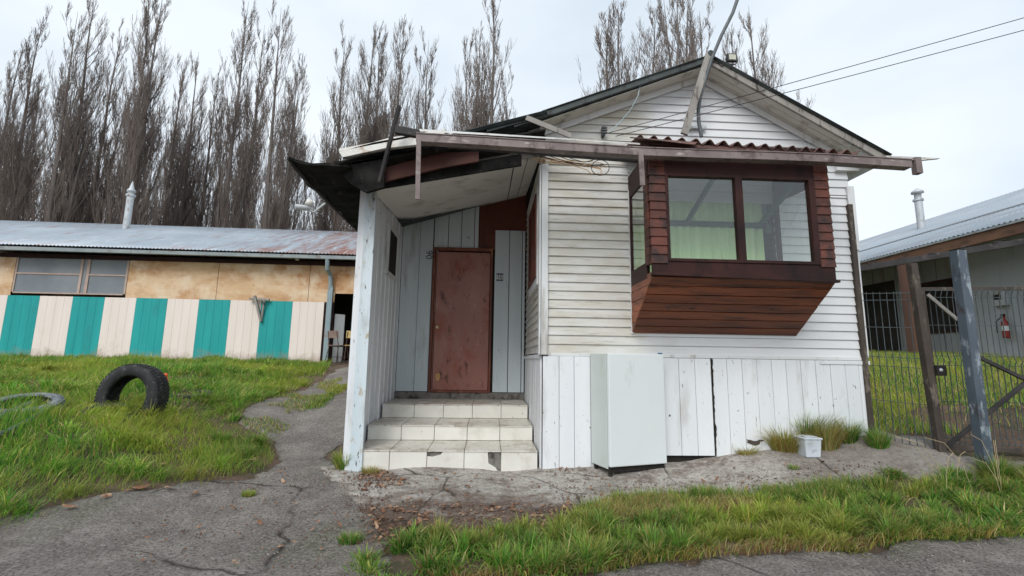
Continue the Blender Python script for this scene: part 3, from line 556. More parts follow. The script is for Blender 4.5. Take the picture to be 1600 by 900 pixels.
# tiled steps: three wide steps, tiles with open joints
stp = [(4.87, onY(700,726,4.87).z, onY(700,704,4.87).z), (5.46, 0, onY(700,665,5.46).z), (6.14, 0, onY(700,632,6.14).z)]
zt = [s[2] for s in stp]; ys = [4.87, 5.46, 6.14, YD-.03]; SX0, SX1 = PX+.03, XL-.045
rt_ = []; mt = MB(); mc = MB()
for i in range(3):
    mb = MB(); zb = 0 if i == 0 else zt[i-1]; x0 = SX0 - (.06 if i == 0 else 0)*0; n = 5; w = (SX1-x0)/n
    mc.box(x0+.004, SX1-.004, ys[i]+.012, YD-.03, (-.05 if i == 0 else zb+.001), zt[i]-.012)
    for j in range(n):
        a, b = x0+j*w+.003, x0+(j+1)*w-.003; sh = .03*(i-1)
        if i: a = x0 if j == 0 else a+sh; b = SX1 if j == n-1 else b+sh
        # riser tile, two of the bottom ones broken
        yy = ys[i]-random.uniform(0,.002)
        poly = [(a,zb+.004),(b,zb+.004),(b,zt[i]-.002),(a,zt[i]-.002)]
        if i == 0 and j == 2: poly = [(a,zb+.004),(b,zb+.004),(b,zt[i]-.002),(a+.16,zt[i]-.002),(a+.13,zt[i]-.04),(a+.05,zt[i]-.06),(a,zt[i]-.055)]
        if i == 0 and j == 3: poly = [(a,zb+.004),(b-.02,zb+.004),(b-.05,zb+.05),(b-.12,zb+.09),(b-.13,zt[i]-.002),(a,zt[i]-.002)]
        mb.slab([Vector((p[0], yy, p[1])) for p in poly], (0,.011,0))
        dep = ys[i+1]-ys[i]; front = ys[i]-.008
        cutx = 0
        mt.box(a, b, front, ys[i+1]-.001, zt[i]-.011, zt[i]+random.uniform(0,.002))
    rt_.append(mb)
so = mc.build('steps', m_mortar, hs); [mb.build('riser_tiles', m_tiles, so, .0015) for mb in rt_]; mt.build('tread_tiles', m_tread, so, .0015)

# porch roof edge, rotten layers
mb = MB(); mb.slab([onY(600,262,4.52), onY(690,238,4.52), onY(748,236,4.52), onY(748,252,4.52), onY(690,262,4.52), onY(600,284,4.52)], (0,.03,0)); mb.build('fascia', M('dark_red_fascia', (.045,.015,.011), (.085,.028,.02), 3, .7, (1,1,.4)), hs, .003)
mb = MB(); q = [(529,237,4.32),(612,214,4.32),(696,205,4.32),(690,222,4.32),(600,232,4.32),(535,246,4.32)]
mb.slab([onY(*p) for p in q], (0,.05,.004))
mb.slab([onY(529,237,4.32), onY(696,205,4.32), onY(696,205,4.32)+Vector((.1,.6,.06)), onY(529,237,4.32)+Vector((.0,.6,.06))], (0,0,.03)); mb.build('rotten_board', m_tin, hs, .004, label='pale split board lying on the porch roof edge')
mb = MB()                               # black sheeting under the left eave, curling up at its front
def under(u, v):   # u across (0 at eave .. 1 at porch wall), v along y
    yv = 4.22+(7.6-4.22)*v; xx = XP+(PX-.02-XP)*u; zz = ZP+.0+(A.z+.0-ZP)*u
    curl = max(0, 1-v/.14)*max(0, 1-u/.75); zz += .055*curl**1.6; xx -= .03*curl
    zz += .012*math.sin(v*31+u*5)+.008*math.sin(v*77)-.03*math.sin(math.pi*u)*(1-v)
    return Vector((xx, yv+.05*math.sin(u*7)*(v < .01)+.10*u*(v < .01), zz))
NU, NV = 10, 50; vs = [under(i/NU, j/NV) for j in range(NV+1) for i in range(NU+1)]; vs2 = [v+Vector((0,0,.022)) for v in vs]; W_ = NU+1; N_ = len(vs)
fs = [(j*W_+i, j*W_+i+1, (j+1)*W_+i+1, (j+1)*W_+i) for j in range(NV) for i in range(NU)]; fs += [tuple(N_+k for k in f[::-1]) for f in fs]
for i in range(NU): fs.append((i, i+1, N_+i+1, N_+i)); fs.append((NV*W_+i, NV*W_+i+1, N_+NV*W_+i+1, N_+NV*W_+i))
for j in range(NV): fs.append((j*W_, (j+1)*W_, N_+(j+1)*W_, N_+j*W_)); fs.append((j*W_+NU, (j+1)*W_+NU, N_+(j+1)*W_+NU, N_+j*W_+NU))
mb.add(vs+vs2, fs, True)
mb.slab([onY(520,252,4.42), onY(600,246,4.42), onY(600,292,4.42), onY(572,300,4.42), onY(548,287,4.42), onY(530,268,4.42)], (0,.05,0))
mb.slab([onY(575,282,4.6), onY(815,240,4.6), onY(815,258,4.6), onY(585,296,4.6)], (0,.03,0))
mb.slab([(PX-.1, 4.42, A.z+.03), (XL-.03, 4.42, B.z+.05), (XL-.03, YF-.05, B.z+.05), (PX-.1, YF-.05, A.z+.03)], (0,0,.02))
mb.build('eave_underside', m_black, hs)
mb = MB(); a = onX(459,262,XP-.04); mb.tube([under(0,v)+Vector((-.01,0,.0)) for v in (0,.02,.05,.09,.14,.2,.4,.7,1)], [.008,.014,.02,.02,.02,.018,.016,.015,.015], 6); mb.build('eave_edge', m_darkwood, hs)
# long loose gutter across the front, its hangers and the boards round it
YG = 4.02; gp = [onY(x, y, YG) for x, y in ((650,214),(740,219),(830,225),(920,231),(1000,236),(1100,240),(1200,243),(1300,247),(1425,255))]
def profile(mb, pts, prof):
    k = len(prof); vs = []
    for p in pts: vs += [p+Vector((0, a, b)) for a, b in prof]
    mb.add(vs, [(i*k+j, i*k+(j+1) % k, (i+1)*k+(j+1) % k, (i+1)*k+j) for i in range(len(pts)-1) for j in range(k)]+[tuple(range(k)), tuple(range((len(pts)-1)*k, len(pts)*k))[::-1]])
mb = MB(); profile(mb, gp, [(0,-.038),(.09,-.038),(.09,.04),(.087,.04),(.087,-.035),(.004,-.035),(.004,.042),(-.008,.042),(-.008,.033),(0,.031)])
q = gp[-1]; gt = mb.build('gutter', m_gutter, hs)
mb = MB(); a = onY(1431,250,YG+.02); mb.beam(a+Vector((0,0,.02)), onY(1434,272,YG+.02), .06, .06, (0,1,0)); mb.build('outlet', m_gutter, gt, .004)
mb = MB(); mb.slab([onY(1385,243,YG), onY(1470,247,YG+.1), onY(1440,250,YG), onY(1385,249,YG)], (0,.04,.003)); mb.build('gutter_tail', m_tin, hs); mb = MB(); mb.slab([onY(655,205,YG+.02), onY(830,215,YG+.02), onY(1000,226,YG+.02), onY(1000,224,YG+.1), onY(655,202,YG+.1)], (0,0,.004))
mb.build('gutter_lip', m_tin, hs)
mb = MB(); mb.beam(onY(618,203,YG+.03), onY(655,210,YG+.03), .05, .07); mb.beam(onY(700,226,4.28), onY(1010,250,4.28), .05, .06); mb.build('eave_beam', m_darkwood, hs, .004)
mb = MB(); mb.beam(onY(624,165,4.1), onY(593,285,4.3), .028, .055, (0,1,0)); mb.build('loose_batten', m_darkwood, hs, .003, label='dark batten sticking up past the porch gutter')
mb = MB(); mb.beam(onY(654.5,218,YG-.01), onY(652.5,312,YG-.01), .042, .02, (0,1,0)); mb.build('hanging_batten', m_gutter, hs, .003)
mb = MB(); mb.beam(onY(1001,236,YG-.015), onY(1004,290,YG-.015), .045, .02, (0,1,0)); mb.build('hanging_batten', m_gutter, hs, .003)
mb = MB(); mb.beam(onY(822,184,4.5), onY(893,213,4.5), .02, .055, (0,1,0), R(90)); mb.build('loose_board', m_greywood, hs, .003)

# ---- bay window
fl, fr = onY(1018,400,YB).x, onY(1304,400,YB).x
lt, lr = onY(1021,425,YB), onY(1307,437,YB)   # ledge line at the front
LZ = .5*(lt.z+lr.z); wz0, wz1 = onY(1150,411,YB).z, onY(1150,274,YB).z; TZ = onY(1150,238,YB).z
by = hs
mb = MB()      # sloping underside of long boards
n = 7
for i in range(n):
    t0, t1 = i/n, (i+1)/n-.012
    def row(t, x0=fl, x1=fr): return (Vector((fl+(BX0-fl)*t, YB+(YF-.02-YB)*t, LZ-.03+(BZ0-LZ+.03)*t)), Vector((fr+(BXU-fr)*t, YB+(YF-.02-YB)*t, LZ-.03+(BZ0-LZ+.03)*t)))
    a, b = row(t0); c, d = row(t1); j = Vector((0, -.004*(i % 2), 0)); mb.slab([a+j, b+j, d+j, c+j], (0,.02,.015))
ub = mb.build('bay_underside', m_bay, by, .003)
for sx0, sx1 in ((fl, BX0), (fr, BXU)):    # triangular cheeks in boards
    mb = MB()
    for i in range(5):
        za, zb_ = LZ+.02-(LZ+.02-BZ0)*(i/5), LZ+.02-(LZ+.02-BZ0)*((i+1)/5)+.005
        def yat(z): t = (LZ-.03-z)/(LZ-.03-BZ0); return YB+(YF-.02-YB)*max(0, min(1, t))
        def xat(y): t = (y-YB)/(YF-.02-YB); return sx0+(sx1-sx0)*t
        y0, y1 = yat(za)+.006, yat(zb_)+.006; s_ = -1 if sx0 == fl else 1; off = .003*(i % 2)
        mb.slab([(xat(y0)+s_*off, y0, za), (xat(YF-.02)+s_*off, YF-.02, za), (xat(YF-.02)+s_*off, YF-.02, zb_), (xat(min(y1,YF-.021))+s_*off, min(y1, YF-.021), zb_)], (-s_*.015,0,0))
    mb.build('bay_cheek', m_bay, by)
mb = MB(); mb.hexa([lt+Vector((-.02,-.025,-.03)), lr+Vector((.02,-.025,-.03)), lr+Vector((.02,.02,-.03)), lt+Vector((-.02,.02,-.03)), lt+Vector((-.02,-.025,-.008)), lr+Vector((.02,-.025,-.008)), lr+Vector((.02,.02,-.008)), lt+Vector((-.02,.02,-.008))])
mb.box(fl+.005, fr-.005, YB-.004, YB+.03, LZ-.02, wz0+.0); mb.build('bay_ledge', m_bayd, by, .003)
# corner posts clad with short overlapping boards
m1, m2 = onY(1041,350,YB).x, onY(1277,350,YB).x
for x0, x1, sx, s_ in ((fl, m1, fl, -1), (m2, fr, fr, 1)):
    mb = MB(); z = wz0-.02
    while z < TZ:
        zt_ = min(z+.085, TZ); j = random.uniform(-.004,.004)
        mb.hexa([(x0-.006+j, YB-.016, z), (x1, YB-.016, z), (x1, YB+.03, z), (x0-.006+j, YB+.03, z), (x0+j, YB-.004, zt_), (x1, YB-.004, zt_), (x1, YB+.03, zt_), (x0+j, YB+.03, zt_)]); z += .085
    z = wz0-.02
    while z < TZ:
        zt_ = min(z+.085, TZ); a, b = (sx-.014, sx+.02) if s_ < 0 else (sx-.02, sx+.014)
        mb.box(a, b, YB+.031, YB+.14, z, zt_-.004); z += .085
    mb.build('bay_corner', m_shing, by, .002)
# front frame: header, jambs, mullion, sill
mb = MB(); mb.box(m1+.001, m2-.001, YB-.006, YB+.05, wz1, TZ); mb.box(fl, fr, YB-.012, YB+.05, TZ-.03, TZ+.06)
wf = mb.build('bay_header', m_bayd, by, .003)
mm = onY(1157,350,YB).x
mb = MB()
for x0, x1, z0, z1 in ((m1,m1+.03,wz0,wz1),(m2-.06,m2,wz0,wz1),(mm-.035,mm+.035,wz0,wz1),(m1+.03,mm-.035,wz0,wz0+.03),(mm+.035,m2-.06,wz0,wz0+.03),(m1+.03,mm-.035,wz1-.03,wz1),(mm+.035,m2-.06,wz1-.03,wz1)): mb.box(x0, x1, YB-.014, YB+.045, z0, z1)
wf = mb.build('bay_window', m_bayd, by, .003)
for x0, x1 in ((m1+.03, mm-.035), (mm+.035, m2-.06)):
    mb = MB(); mb.box(x0, x1, YB+.018, YB+.022, wz0+.03, wz1-.03); mb.build('pane', m_glass, wf)
# side windows of the bay
for sx, bx, s_ in ((fl, BX0, 1), (fr, BX1, -1)):
    def sp(y, z, o=0): t = (y-YB)/(YF-YB); return Vector((sx+(bx-sx)*t+o*s_, y, z))
    mb = MB()
    def bar(y0, y1, z0, z1): mb.slab([sp(y0,z0), sp(y1,z0), sp(y1,z1), sp(y0,z1)], (.03*s_,0,0))
    bar(YB+.14, YF-.01, wz1-.02, TZ); bar(YB+.14, YF-.01, LZ-.02, wz0+.02); bar(YB+.141, YB+.18, wz0+.02, wz1-.02); bar(YF-.06, YF-.01, wz0+.02, wz1-.02)
    w_ = mb.build('bay_window', m_bayd, by, .002)
    mb = MB(); mb.slab([sp(YB+.18,wz0+.02,.012), sp(YF-.06,wz0+.02,.012), sp(YF-.06,wz1-.02,.012), sp(YB+.18,wz1-.02,.012)], (.003*s_,0,0)); mb.build('pane', m_glass, w_)
mb = MB(); mb.slab([(fl+.01,YB+.05,TZ-.005), (fr-.01,YB+.05,TZ-.005), (BX1,YF,TZ-.005), (BX0,YF,TZ-.005)], (0,0,.012)); mb.build('bay_ceiling', m_inner, by); mb = MB(); mb.slab([(fl+.01,YB+.03,LZ), (fr-.01,YB+.03,LZ), (BX1,YF,LZ), (BX0,YF,LZ)], (0,0,.015)); mb.build('bay_lining', m_inner, by)
# inside: curtain, green rail and braces
mb = MB(); zc = onY(1100,349,YF+.03).z
mb.box(BX0-.0, BX1, YF+.041, YF+.07, zc-.03, zc+.03); mb.beam((onY(1075,345,YF-.03).x, YF-.02, zc), onY(1118,272,YB+.3), .03, .05); mb.beam((onY(1190,350,YF-.03).x, YF-.02, zc), onY(1240,288,YB+.3), .03, .05); mb.box(onY(1196,350,YF).x, onY(1203,350,YF).x, YF-.02, YF+.02, zc-.1, zc); mb.build('curtain_rail', m_green, by)
mb = MB(); vs = []; N_ = 150
for i in range(N_+1):
    x = BX0+.0+(BX1-BX0-.12)*i/N_; o_ = .022*math.sin(i*.62+1.2*math.sin(i*.11))
    vs += [(x, YF+.075+o_, OPZ-.1), (x, YF+.075+o_*.6, 2.97)]
mb.add(vs, [(2*i, 2*i+2, 2*i+3, 2*i+1) for i in range(N_)], True); mb.build('curtain', m_curt, by)
mb = MB(); mb.box(BX0, BX1, YF+.16, YF+.18, zc+.03, 2.98); mb.box(BX1-.42, BX1, YF+.3, YF+.32, OPZ-.1, zc); mb.build('inner_wall', m_inner, by)
# bay roof of big red-brown corrugations
t0, t1 = onY(1000,214,YG+.12), onY(1345,239,YG+.12)
mb = MB(); mb.corr(t0, t1, Vector((t1.x, YF-.02, t1.z+.16)), Vector((t0.x, YF-.02, t0.z+.16)), .133, .026, .008, 10); mb.build('bay_roof', m_tile, by)
mb = MB(); mb.beam(t0+Vector((-.02,.03,-.045)), t1+Vector((0,.03,-.045)), .03, .03); mb.slab([onY(985,214,YG+.1), onY(1090,222,YG+.1), onY(1085,226,YG+.05), onY(1000,216,YG+.05)], (0,.03,.004)); mb.build('bay_roof_batten', m_tile, by)

# service mast, plank brace, lamp, bracket, loose cables
mb = MB(); mb.beam(onY(1108,84,YO-.04), onY(1069,210,YO-.1), .075, .03, (0,1,0)); mb.build('mast_brace', m_greywood, hs, .004)
mb = MB(); mb.tube([onY(1162,-30,YO-.12), onY(1145,20,YO-.1), onY(1127,56,YO-.09), onY(1112,92,YO-.08), onY(1103,122,YO-.06), onY(1094,152,YO-.03), onY(1091,172,YO), onY(1092,192,YO), onY(1096,214,YO)], .019, 10)
mb.build('service_mast', m_pipe, hs)
q = onY(1142,92,YO-.03); mb = MB(); mb.box(q.x-.055, q.x+.055, YO-.06, YO-.03, q.z-.045, q.z+.045); mb.tube([(q.x-.062,YO-.045,q.z), (q.x-.062,YO-.045,q.z-.05), (q.x-.03,YO-.045,q.z-.075), (q.x+.03,YO-.045,q.z-.075), (q.x+.062,YO-.045,q.z-.05), (q.x+.062,YO-.045,q.z)], .007, 6)
mb.tube([(q.x,YO-.045,q.z-.075), (q.x,YO-.02,q.z-.115)], .012, 8); mb.tube([(q.x-.03,YO-.03,q.z-.03),(q.x-.1,YO-.02,q.z-.09),(q.x-.13,YO-.02,q.z-.06),(q.x-.2,YO-.02,q.z-.03)], .005, 6)
fl_ = mb.build('floodlight', m_darkwood, hs, .003); mb = MB(); mb.box(q.x-.038, q.x+.038, YO-.066, YO-.0601, q.z-.03, q.z+.03); mb.build('lens', m_glassm, fl_)
q = onY(943,206,YF-.06); mb = MB(); mb.box(q.x-.02, q.x+.012, YF-.1, YF-.02, q.z-.05, q.z+.05)
for dz in (-.03, 0, .03): mb.tube([(q.x-.03, YF-.1, q.z+dz), (q.x+.03, YF-.1, q.z+dz)], .012, 8)
mb.build('cable_bracket', m_pipe, hs)
mb = MB(); q = onY(1088,199,YF-.04); mb.box(q.x-.08, q.x+.08, YF-.05, YF-.02, q.z-.012, q.z+.012); mb.lathe([(.0,-.02),(.03,-.02),(.035,.0),(.03,.012)], (q.x-.08,YF-.035,q.z), (0,1,0), 12); mb.lathe([(.0,-.02),(.03,-.02),(.035,.0),(.03,.012)], (q.x+.08,YF-.035,q.z), (0,1,0), 12); mb.build('pipe_bracket', m_white, hs)
mb = MB(); mb.tube([onY(1001,128,YO+.02), onY(997,150,YO), onY(985,172,YO+.1), onY(968,192,YF-.12), onY(951,208,YF-.1)], .006, 6); mb.build('hose', m_palec, hs)
mb = MB()
for k in range(7):
    a = onY(846+random.uniform(-20,4), 246+random.uniform(-3,8), YF-.12); b = onY(935+random.uniform(-20,20), 250+random.uniform(0,16), YF-.16)
    c = a.lerp(b,.5)+Vector((0,-.02,random.uniform(-.03,.03))); d = b+Vector((random.uniform(-.02,.06),0,random.uniform(-.07,.0))); pts = []
    for t in np.linspace(0,1,9): pts.append(a*(1-t)**2+c*2*t*(1-t)+b*t*t)
    mb.tube(pts+[d], .0045, 5)
mb.build('cable_bundle', m_beige, hs)
mb = MB()
for k in range(5):
    a = onY(830+k*12, 240+random.uniform(-2,3), 4.4); b = onY(950-k*6, 246+random.uniform(0,14), 4.5)
    mb.tube([a, a.lerp(b,.3)+Vector((0,0,random.uniform(-.05,0))), a.lerp(b,.7)+Vector((0,0,random.uniform(-.06,.0))), b], .004, 5)
mb.tube([onY(938+14*math.cos(t),262+12*math.sin(t),YF-.2) for t in np.linspace(0,11,30)], .004, 5); mb.build('cable_bundle', m_cable, hs)
# security camera beyond the eave
q = onX(480,325,XP-.12)
q = Vector((-1.98, 5.1, onX(482,325,-1.98).z)); q = onY(478,326,5.2)
mb = MB(); mb.tube([q+Vector((.17,.1,.1)), q+Vector((.08,.03,-.03)), q+Vector((0,0,0))], .012, 8); sc = mb.build('security_camera', m_white, hs)
mb = MB(); mb.tube([q+Vector((-.1,-.05,.0)), q+Vector((.05,.03,.015))], .032, 14); mb.build('camera_body', m_flue, sc)
mb = MB(); mb.lathe([(0,0),(.042,0),(.045,.055),(.02,.07),(0,.07)], q+Vector((.02,0,.04)), (.5,.2,1), 16); mb.build('sensor', m_ceil, sc)

# ------------------------------------------------------------------ overhead wires
for a, b, c, lab in (((950,208),(1240,120),(1640,12),'upper of the two thin black wires slung from the gable'), ((962,213),(1240,139),(1640,32),'lower of the two thin black wires slung from the gable')):
    p0 = onY(*a, YF-.12); p1 = onY(c[0], c[1], 3.9); mid = onY(*b, 4.5); mb = MB(); pts = []
    p1 = p0+(p1-p0)*2.0
    L = (p1-p0)
    tm = (mid-p0).dot(L)/L.dot(L); dev = mid-(p0+L*tm)
    for t in np.linspace(0, 1, 30): pts.append(p0+L*t+Vector((0,0,1))*(dev.z*min(t,1-t*.6)/max(tm,.01) if 0 else -.06*4*t*(1-t)*.5))
    mb.tube([p-p0 for p in pts], .004, 5); w_ = mb.build('overhead_wire', m_cable); w_.location = p0; tag(w_, lab, 'wire', 'overhead wires')

# ------------------------------------------------------------------ striped shed on the left
EZ = 3.63
e0, e1 = onZ(0,390,EZ), onZ(565,406,EZ); u = (e1-e0); u.z = 0; u.normalize(); nrm = Vector((u.y, -u.x, 0))      # nrm points towards us
if nrm.y > 0: nrm = -nrm
wp = e0 - nrm*.30; bz = .80
sh = thing('shed', (e0.x+3, e0.y+1, .9), 'long low shed with teal and white stripes, plywood upper wall and rusting tin roof', 'building')
def W(px, py=None, z=None, o=0):
    p = onPl(px, 500 if py is None else py, wp+nrm*o, nrm)
    if z is not None: p = Vector((p.x, p.y, z))
    return p
def wpt(s, z, o=0): p = wp+u*s+nrm*o; return Vector((p.x, p.y, z))
def sOf(px, py=500): return (W(px, py)-wp).dot(u)
zst = .5*(W(116,463).z+W(459,472).z)
edges = [14,64.4,116,165.8,215,264,313,362,410,459,508]; ss = [sOf(e_, 466) for e_ in edges]; sw = (ss[-1]-ss[0])/10
ss = [ss[0]-sw*k for k in range(8,0,-1)]+ss
for k in range(len(ss)-1):
    teal = (k % 2 == 0); mb = MB()
    for j in range(4):
        a = ss[k]+(ss[k+1]-ss[k])*j/4+.0015; b = ss[k]+(ss[k+1]-ss[k])*(j+1)/4-.0015
        mb.slab([wpt(a,bz,.02), wpt(b,bz,.02), wpt(b,zst,.02), wpt(a,zst,.02)], nrm*.018)
    mb.build('teal_stripe' if teal else 'white_stripe', m_teal if teal else m_pink, sh, .002)
sd0 = sOf(519, 520); sd1 = sd0+1.35; zdoor = W(540,459).z; s_l = ss[0]
mb = MB(); wx0, wx1 = sOf(22,430), sOf(201,430); wzb, wzt = W(110,458).z, W(110,402).z; ptop = EZ-.02
joints = [s_l, wx0-2.45, wx0, None, wx1, sOf(341,430), sOf(484,430), sd0]
for a, b in ((s_l, wx0-2.45),(wx0-2.44, wx0)): mb = MB(); mb.slab([wpt(a,zst+.005,0), wpt(b,zst+.005,0), wpt(b,ptop,0), wpt(a,ptop,0)], nrm*.012); mb.build('plywood_wall', m_ply, sh)
for a, b in ((wx1, sOf(341,430)),(sOf(341,430)+.012, sOf(484,430)),(sOf(484,430)+.012, sd0)): mb = MB(); mb.slab([wpt(a,zst+.005,0), wpt(b,zst+.005,0), wpt(b,ptop,0), wpt(a,ptop,0)], nrm*.012); mb.build('plywood_wall', m_ply, sh)
mb = MB(); mb.slab([wpt(sd0+.005,zdoor,0), wpt(sd1,zdoor,0), wpt(sd1,ptop,0), wpt(sd0+.005,ptop,0)], nrm*.012)
mb.build('plywood_wall', m_ply, sh)
mb = MB(); mb.slab([wpt(sd1+.005,bz,0), wpt(sd1+10,bz,0), wpt(sd1+10,ptop,0), wpt(sd1+.005,ptop,0)], nrm*.012); mb.build('plywood_wall', m_ply, sh)
mb = MB(); mb.slab([wpt(s_l,bz,-.005), wpt(sd0,bz,-.005), wpt(sd0,zst,-.005), wpt(s_l,zst,-.005)], nrm*-.04); mb.slab([wpt(s_l,zst,-.02), wpt(wx0,zst,-.02), wpt(wx0,ptop,-.02), wpt(s_l,ptop,-.02)], nrm*-.02)
mb.slab([wpt(s_l,ptop-.11,.016), wpt(sd1+10,ptop-.11,.016), wpt(sd1+10,ptop+.0,.016), wpt(s_l,ptop+.0,.016)], nrm*.02); mb.build('wall_frame', m_bayd, sh)
# window
mb = MB(); m3 = sOf(134,430)
def fr2(a, b, z0, z1, d=.02): mb.slab([wpt(a,z0,0), wpt(b,z0,0), wpt(b,z1,0), wpt(a,z1,0)], nrm*d)
fr2(wx0+.02,wx0+.06,wzb,wzt); fr2(wx1-.06,wx1-.01,wzb,wzt); fr2(m3-.14,m3-.08,wzb,wzt); fr2(m3+.02,m3+.09,wzb,wzt,.024); zm_ = wzb+(wzt-wzb)*.52; fr2(wx0+.06,m3-.14,zm_-.02,zm_+.02,.018); fr2(m3+.09,wx1-.06,zm_-.02,zm_+.02,.018); fr2(wx0+.06,wx1-.06,wzb-.03,wzb,.03); fr2(wx0+.06,wx1-.06,wzt,wzt+.03,.03)
w_ = mb.build('window', M('pinkish_window_frame', (.42,.30,.25), (.52,.40,.34), 6, .7), sh, .003)
mb = MB(); mb.slab([wpt(wx0+.02,wzb,-.004), wpt(wx1-.02,wzb,-.004), wpt(wx1-.02,wzt,-.004), wpt(wx0+.02,wzt,-.004)], nrm*.003); mb.build('pane', M('grey_plastic_sheet', (.15,.175,.20), (.25,.27,.29), 1.2, .35, bmp=.1, bs=6), w_)
# inside of the doorway
mb = MB()
for a, b, y0, y1, z0, z1 in ((sd0-.8, sd1+.8, -2.6, -2.58, bz, 3.4),): mb.slab([wpt(a,z0,y0), wpt(b,z0,y0), wpt(b,z1,y0), wpt(a,z1,y0)], nrm*.02)
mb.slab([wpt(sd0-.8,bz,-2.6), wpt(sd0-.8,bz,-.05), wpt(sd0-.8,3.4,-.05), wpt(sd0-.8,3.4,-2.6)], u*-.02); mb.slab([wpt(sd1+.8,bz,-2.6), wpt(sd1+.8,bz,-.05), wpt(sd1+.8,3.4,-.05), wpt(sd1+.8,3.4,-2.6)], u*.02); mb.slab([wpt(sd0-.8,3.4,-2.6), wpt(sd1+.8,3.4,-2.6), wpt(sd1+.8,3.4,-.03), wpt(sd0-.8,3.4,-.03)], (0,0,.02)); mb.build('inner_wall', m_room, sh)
mb = MB(); mb.slab([wpt(sd0-.78,bz,-2.57), wpt(sd1+.78,bz,-2.57), wpt(sd1+.78,1.75,-2.57), wpt(sd0-.78,1.75,-2.57)], nrm*.015); mb.build('wainscot', m_frame, sh)
mb = MB(); a = sOf(521,500); mb.slab([wpt(a,.95,-.1), wpt(a+.20,.95,-.3), wpt(a+.20,W(528,490).z,-.3), wpt(a,W(528,490).z,-.1)], nrm*-.03); mb.build('door_leaf', m_white, sh)
# gutter, downpipe, roof, flue, lamp
mb = MB(); ga, gb = wpt(s_l-.2, EZ+.0, .42), wpt(sd1+10, EZ-.0, .42); profile(mb, [ga, gb], [(-.05,-.03),(.05,-.03),(.06,.05),(.055,.05),(.045,-.025),(-.045,-.025),(-.055,.055),(-.06,.055)]); mb.build('gutter', m_galv, sh)
sp_ = sOf(516,480); mb = MB(); mb.beam(wpt(sp_,bz,.08), wpt(sp_,2.95,.08), .13, .07, tuple(nrm)); mb.tube([wpt(sp_,2.93,.08), wpt(sp_-.02,3.25,.12), wpt(sp_-.03,3.35,.36), wpt(sp_-.03,EZ,.42)], .055, 10); mb.build('downpipe', m_downp, sh, .006)
rd0 = wpt(s_l-.3, EZ+.10, .50); rd1 = wpt(sd1+10, EZ+.10, .50)
RW = 4.3; zr = onPl(0,343,wp-nrm*(RW-.3),nrm).z; zr2 = onPl(555,364,wp-nrm*(RW-.3),nrm).z; zr = .5*(zr+zr2)
k0 = wpt(s_l-.3, zr, -(RW-.3)); k1 = wpt(sd1+10, zr, -(RW-.3))
mb = MB(); mb.corr(rd0, rd1, k1, k0, .09, .011, .003, 6, 3, .02); b0 = k0-nrm*4.8; b1 = k1-nrm*4.8; b0.z = b1.z = EZ+.1; mb.corr(k0+Vector((0,0,.0)), k1, b1, b0, .18, .011, .003, 4)
mb.build('roof', m_roofL, sh)
mb = MB(); mb.slab([wpt(s_l,bz,-8.4), wpt(sd1+10,bz,-8.4), wpt(sd1+10,3.6,-8.4), wpt(s_l,3.6,-8.4)], nrm*.05); mb.slab([wpt(s_l,bz,-.1), wpt(s_l,bz,-8.4), wpt(s_l,3.6,-8.4), wpt(s_l,zr-.05,-(RW-.3)), wpt(s_l,3.6,-.1)], u*.04); mb.build('plywood_wall', m_ply, sh)
def flue(parent, base, h, r, top='cone'):
    mb = MB(); mb.tube([base, base+Vector((0,0,h*.72))], r, 18); mb.tube([base+Vector((0,0,h*.70)), base+Vector((0,0,h*.74))], r*1.35, 18)
    f = mb.build('chimney', m_flue, parent); mb = MB(); c = base+Vector((0,0,h*.74))
    mb.lathe([(r*.95,0),(r*.95,h*.04),(r*1.3,h*.05),(r*1.25,h*.075),(r*.7,h*.12),(r*.4,h*.19),(r*.08,h*.26),(0,h*.26)] if top == 'cone' else [(r*.9,0),(r*.9,h*.12),(r*1.6,h*.14),(r*1.5,h*.18),(0,h*.26)], c, (0,0,1), 18)
    mb.build('cowl', m_flue, f); return f
rp = onPl(197,357,rd0,(rd1-rd0).cross(k0-rd0).normalized()); tp = onY(200,283,rp.y); flue(sh, rp-Vector((0,0,.15)), tp.z-rp.z+.15, .098)
q = W(464,406,o=.2); mb = MB(); mb.lathe([(0,0),(.05,0),(.055,.05),(.03,.08),(0,.08)], q, (.3,-.4,.8), 12); mb.build('wall_lamp', m_white, sh); mb = MB(); mb.lathe([(0,0),(.05,0),(.05,.04),(0,.05)], q+Vector((-.2,0,.03)), (.2,-.3,1), 12); mb.build('wall_lamp', m_white, sh)

# timber A-frame bracket hooked on the striped wall
q = W(404,470,o=.12); br = thing('wooden_bracket', q, 'old grey timber triangle hanging on the striped shed wall', 'timber bracket')
def wq(px, py, o): return onPl(px, py, wp+nrm*o, nrm)
mb = MB(); mb.beam(wq(390,467,.12), wq(421,468,.12), .05, .07, tuple(nrm)); mb.build('crossbar', m_greywood, br, .004)
mb = MB(); mb.beam(wq(398,462,.16), wq(408,502,.10), .05, .085, tuple(nrm)); mb.build('strut', m_greywood, br, .004)
mb = MB(); mb.beam(wq(413,470,.13), wq(408,503,.06), .04, .05, tuple(nrm)); mb.build('strut', m_greywood, br, .004)

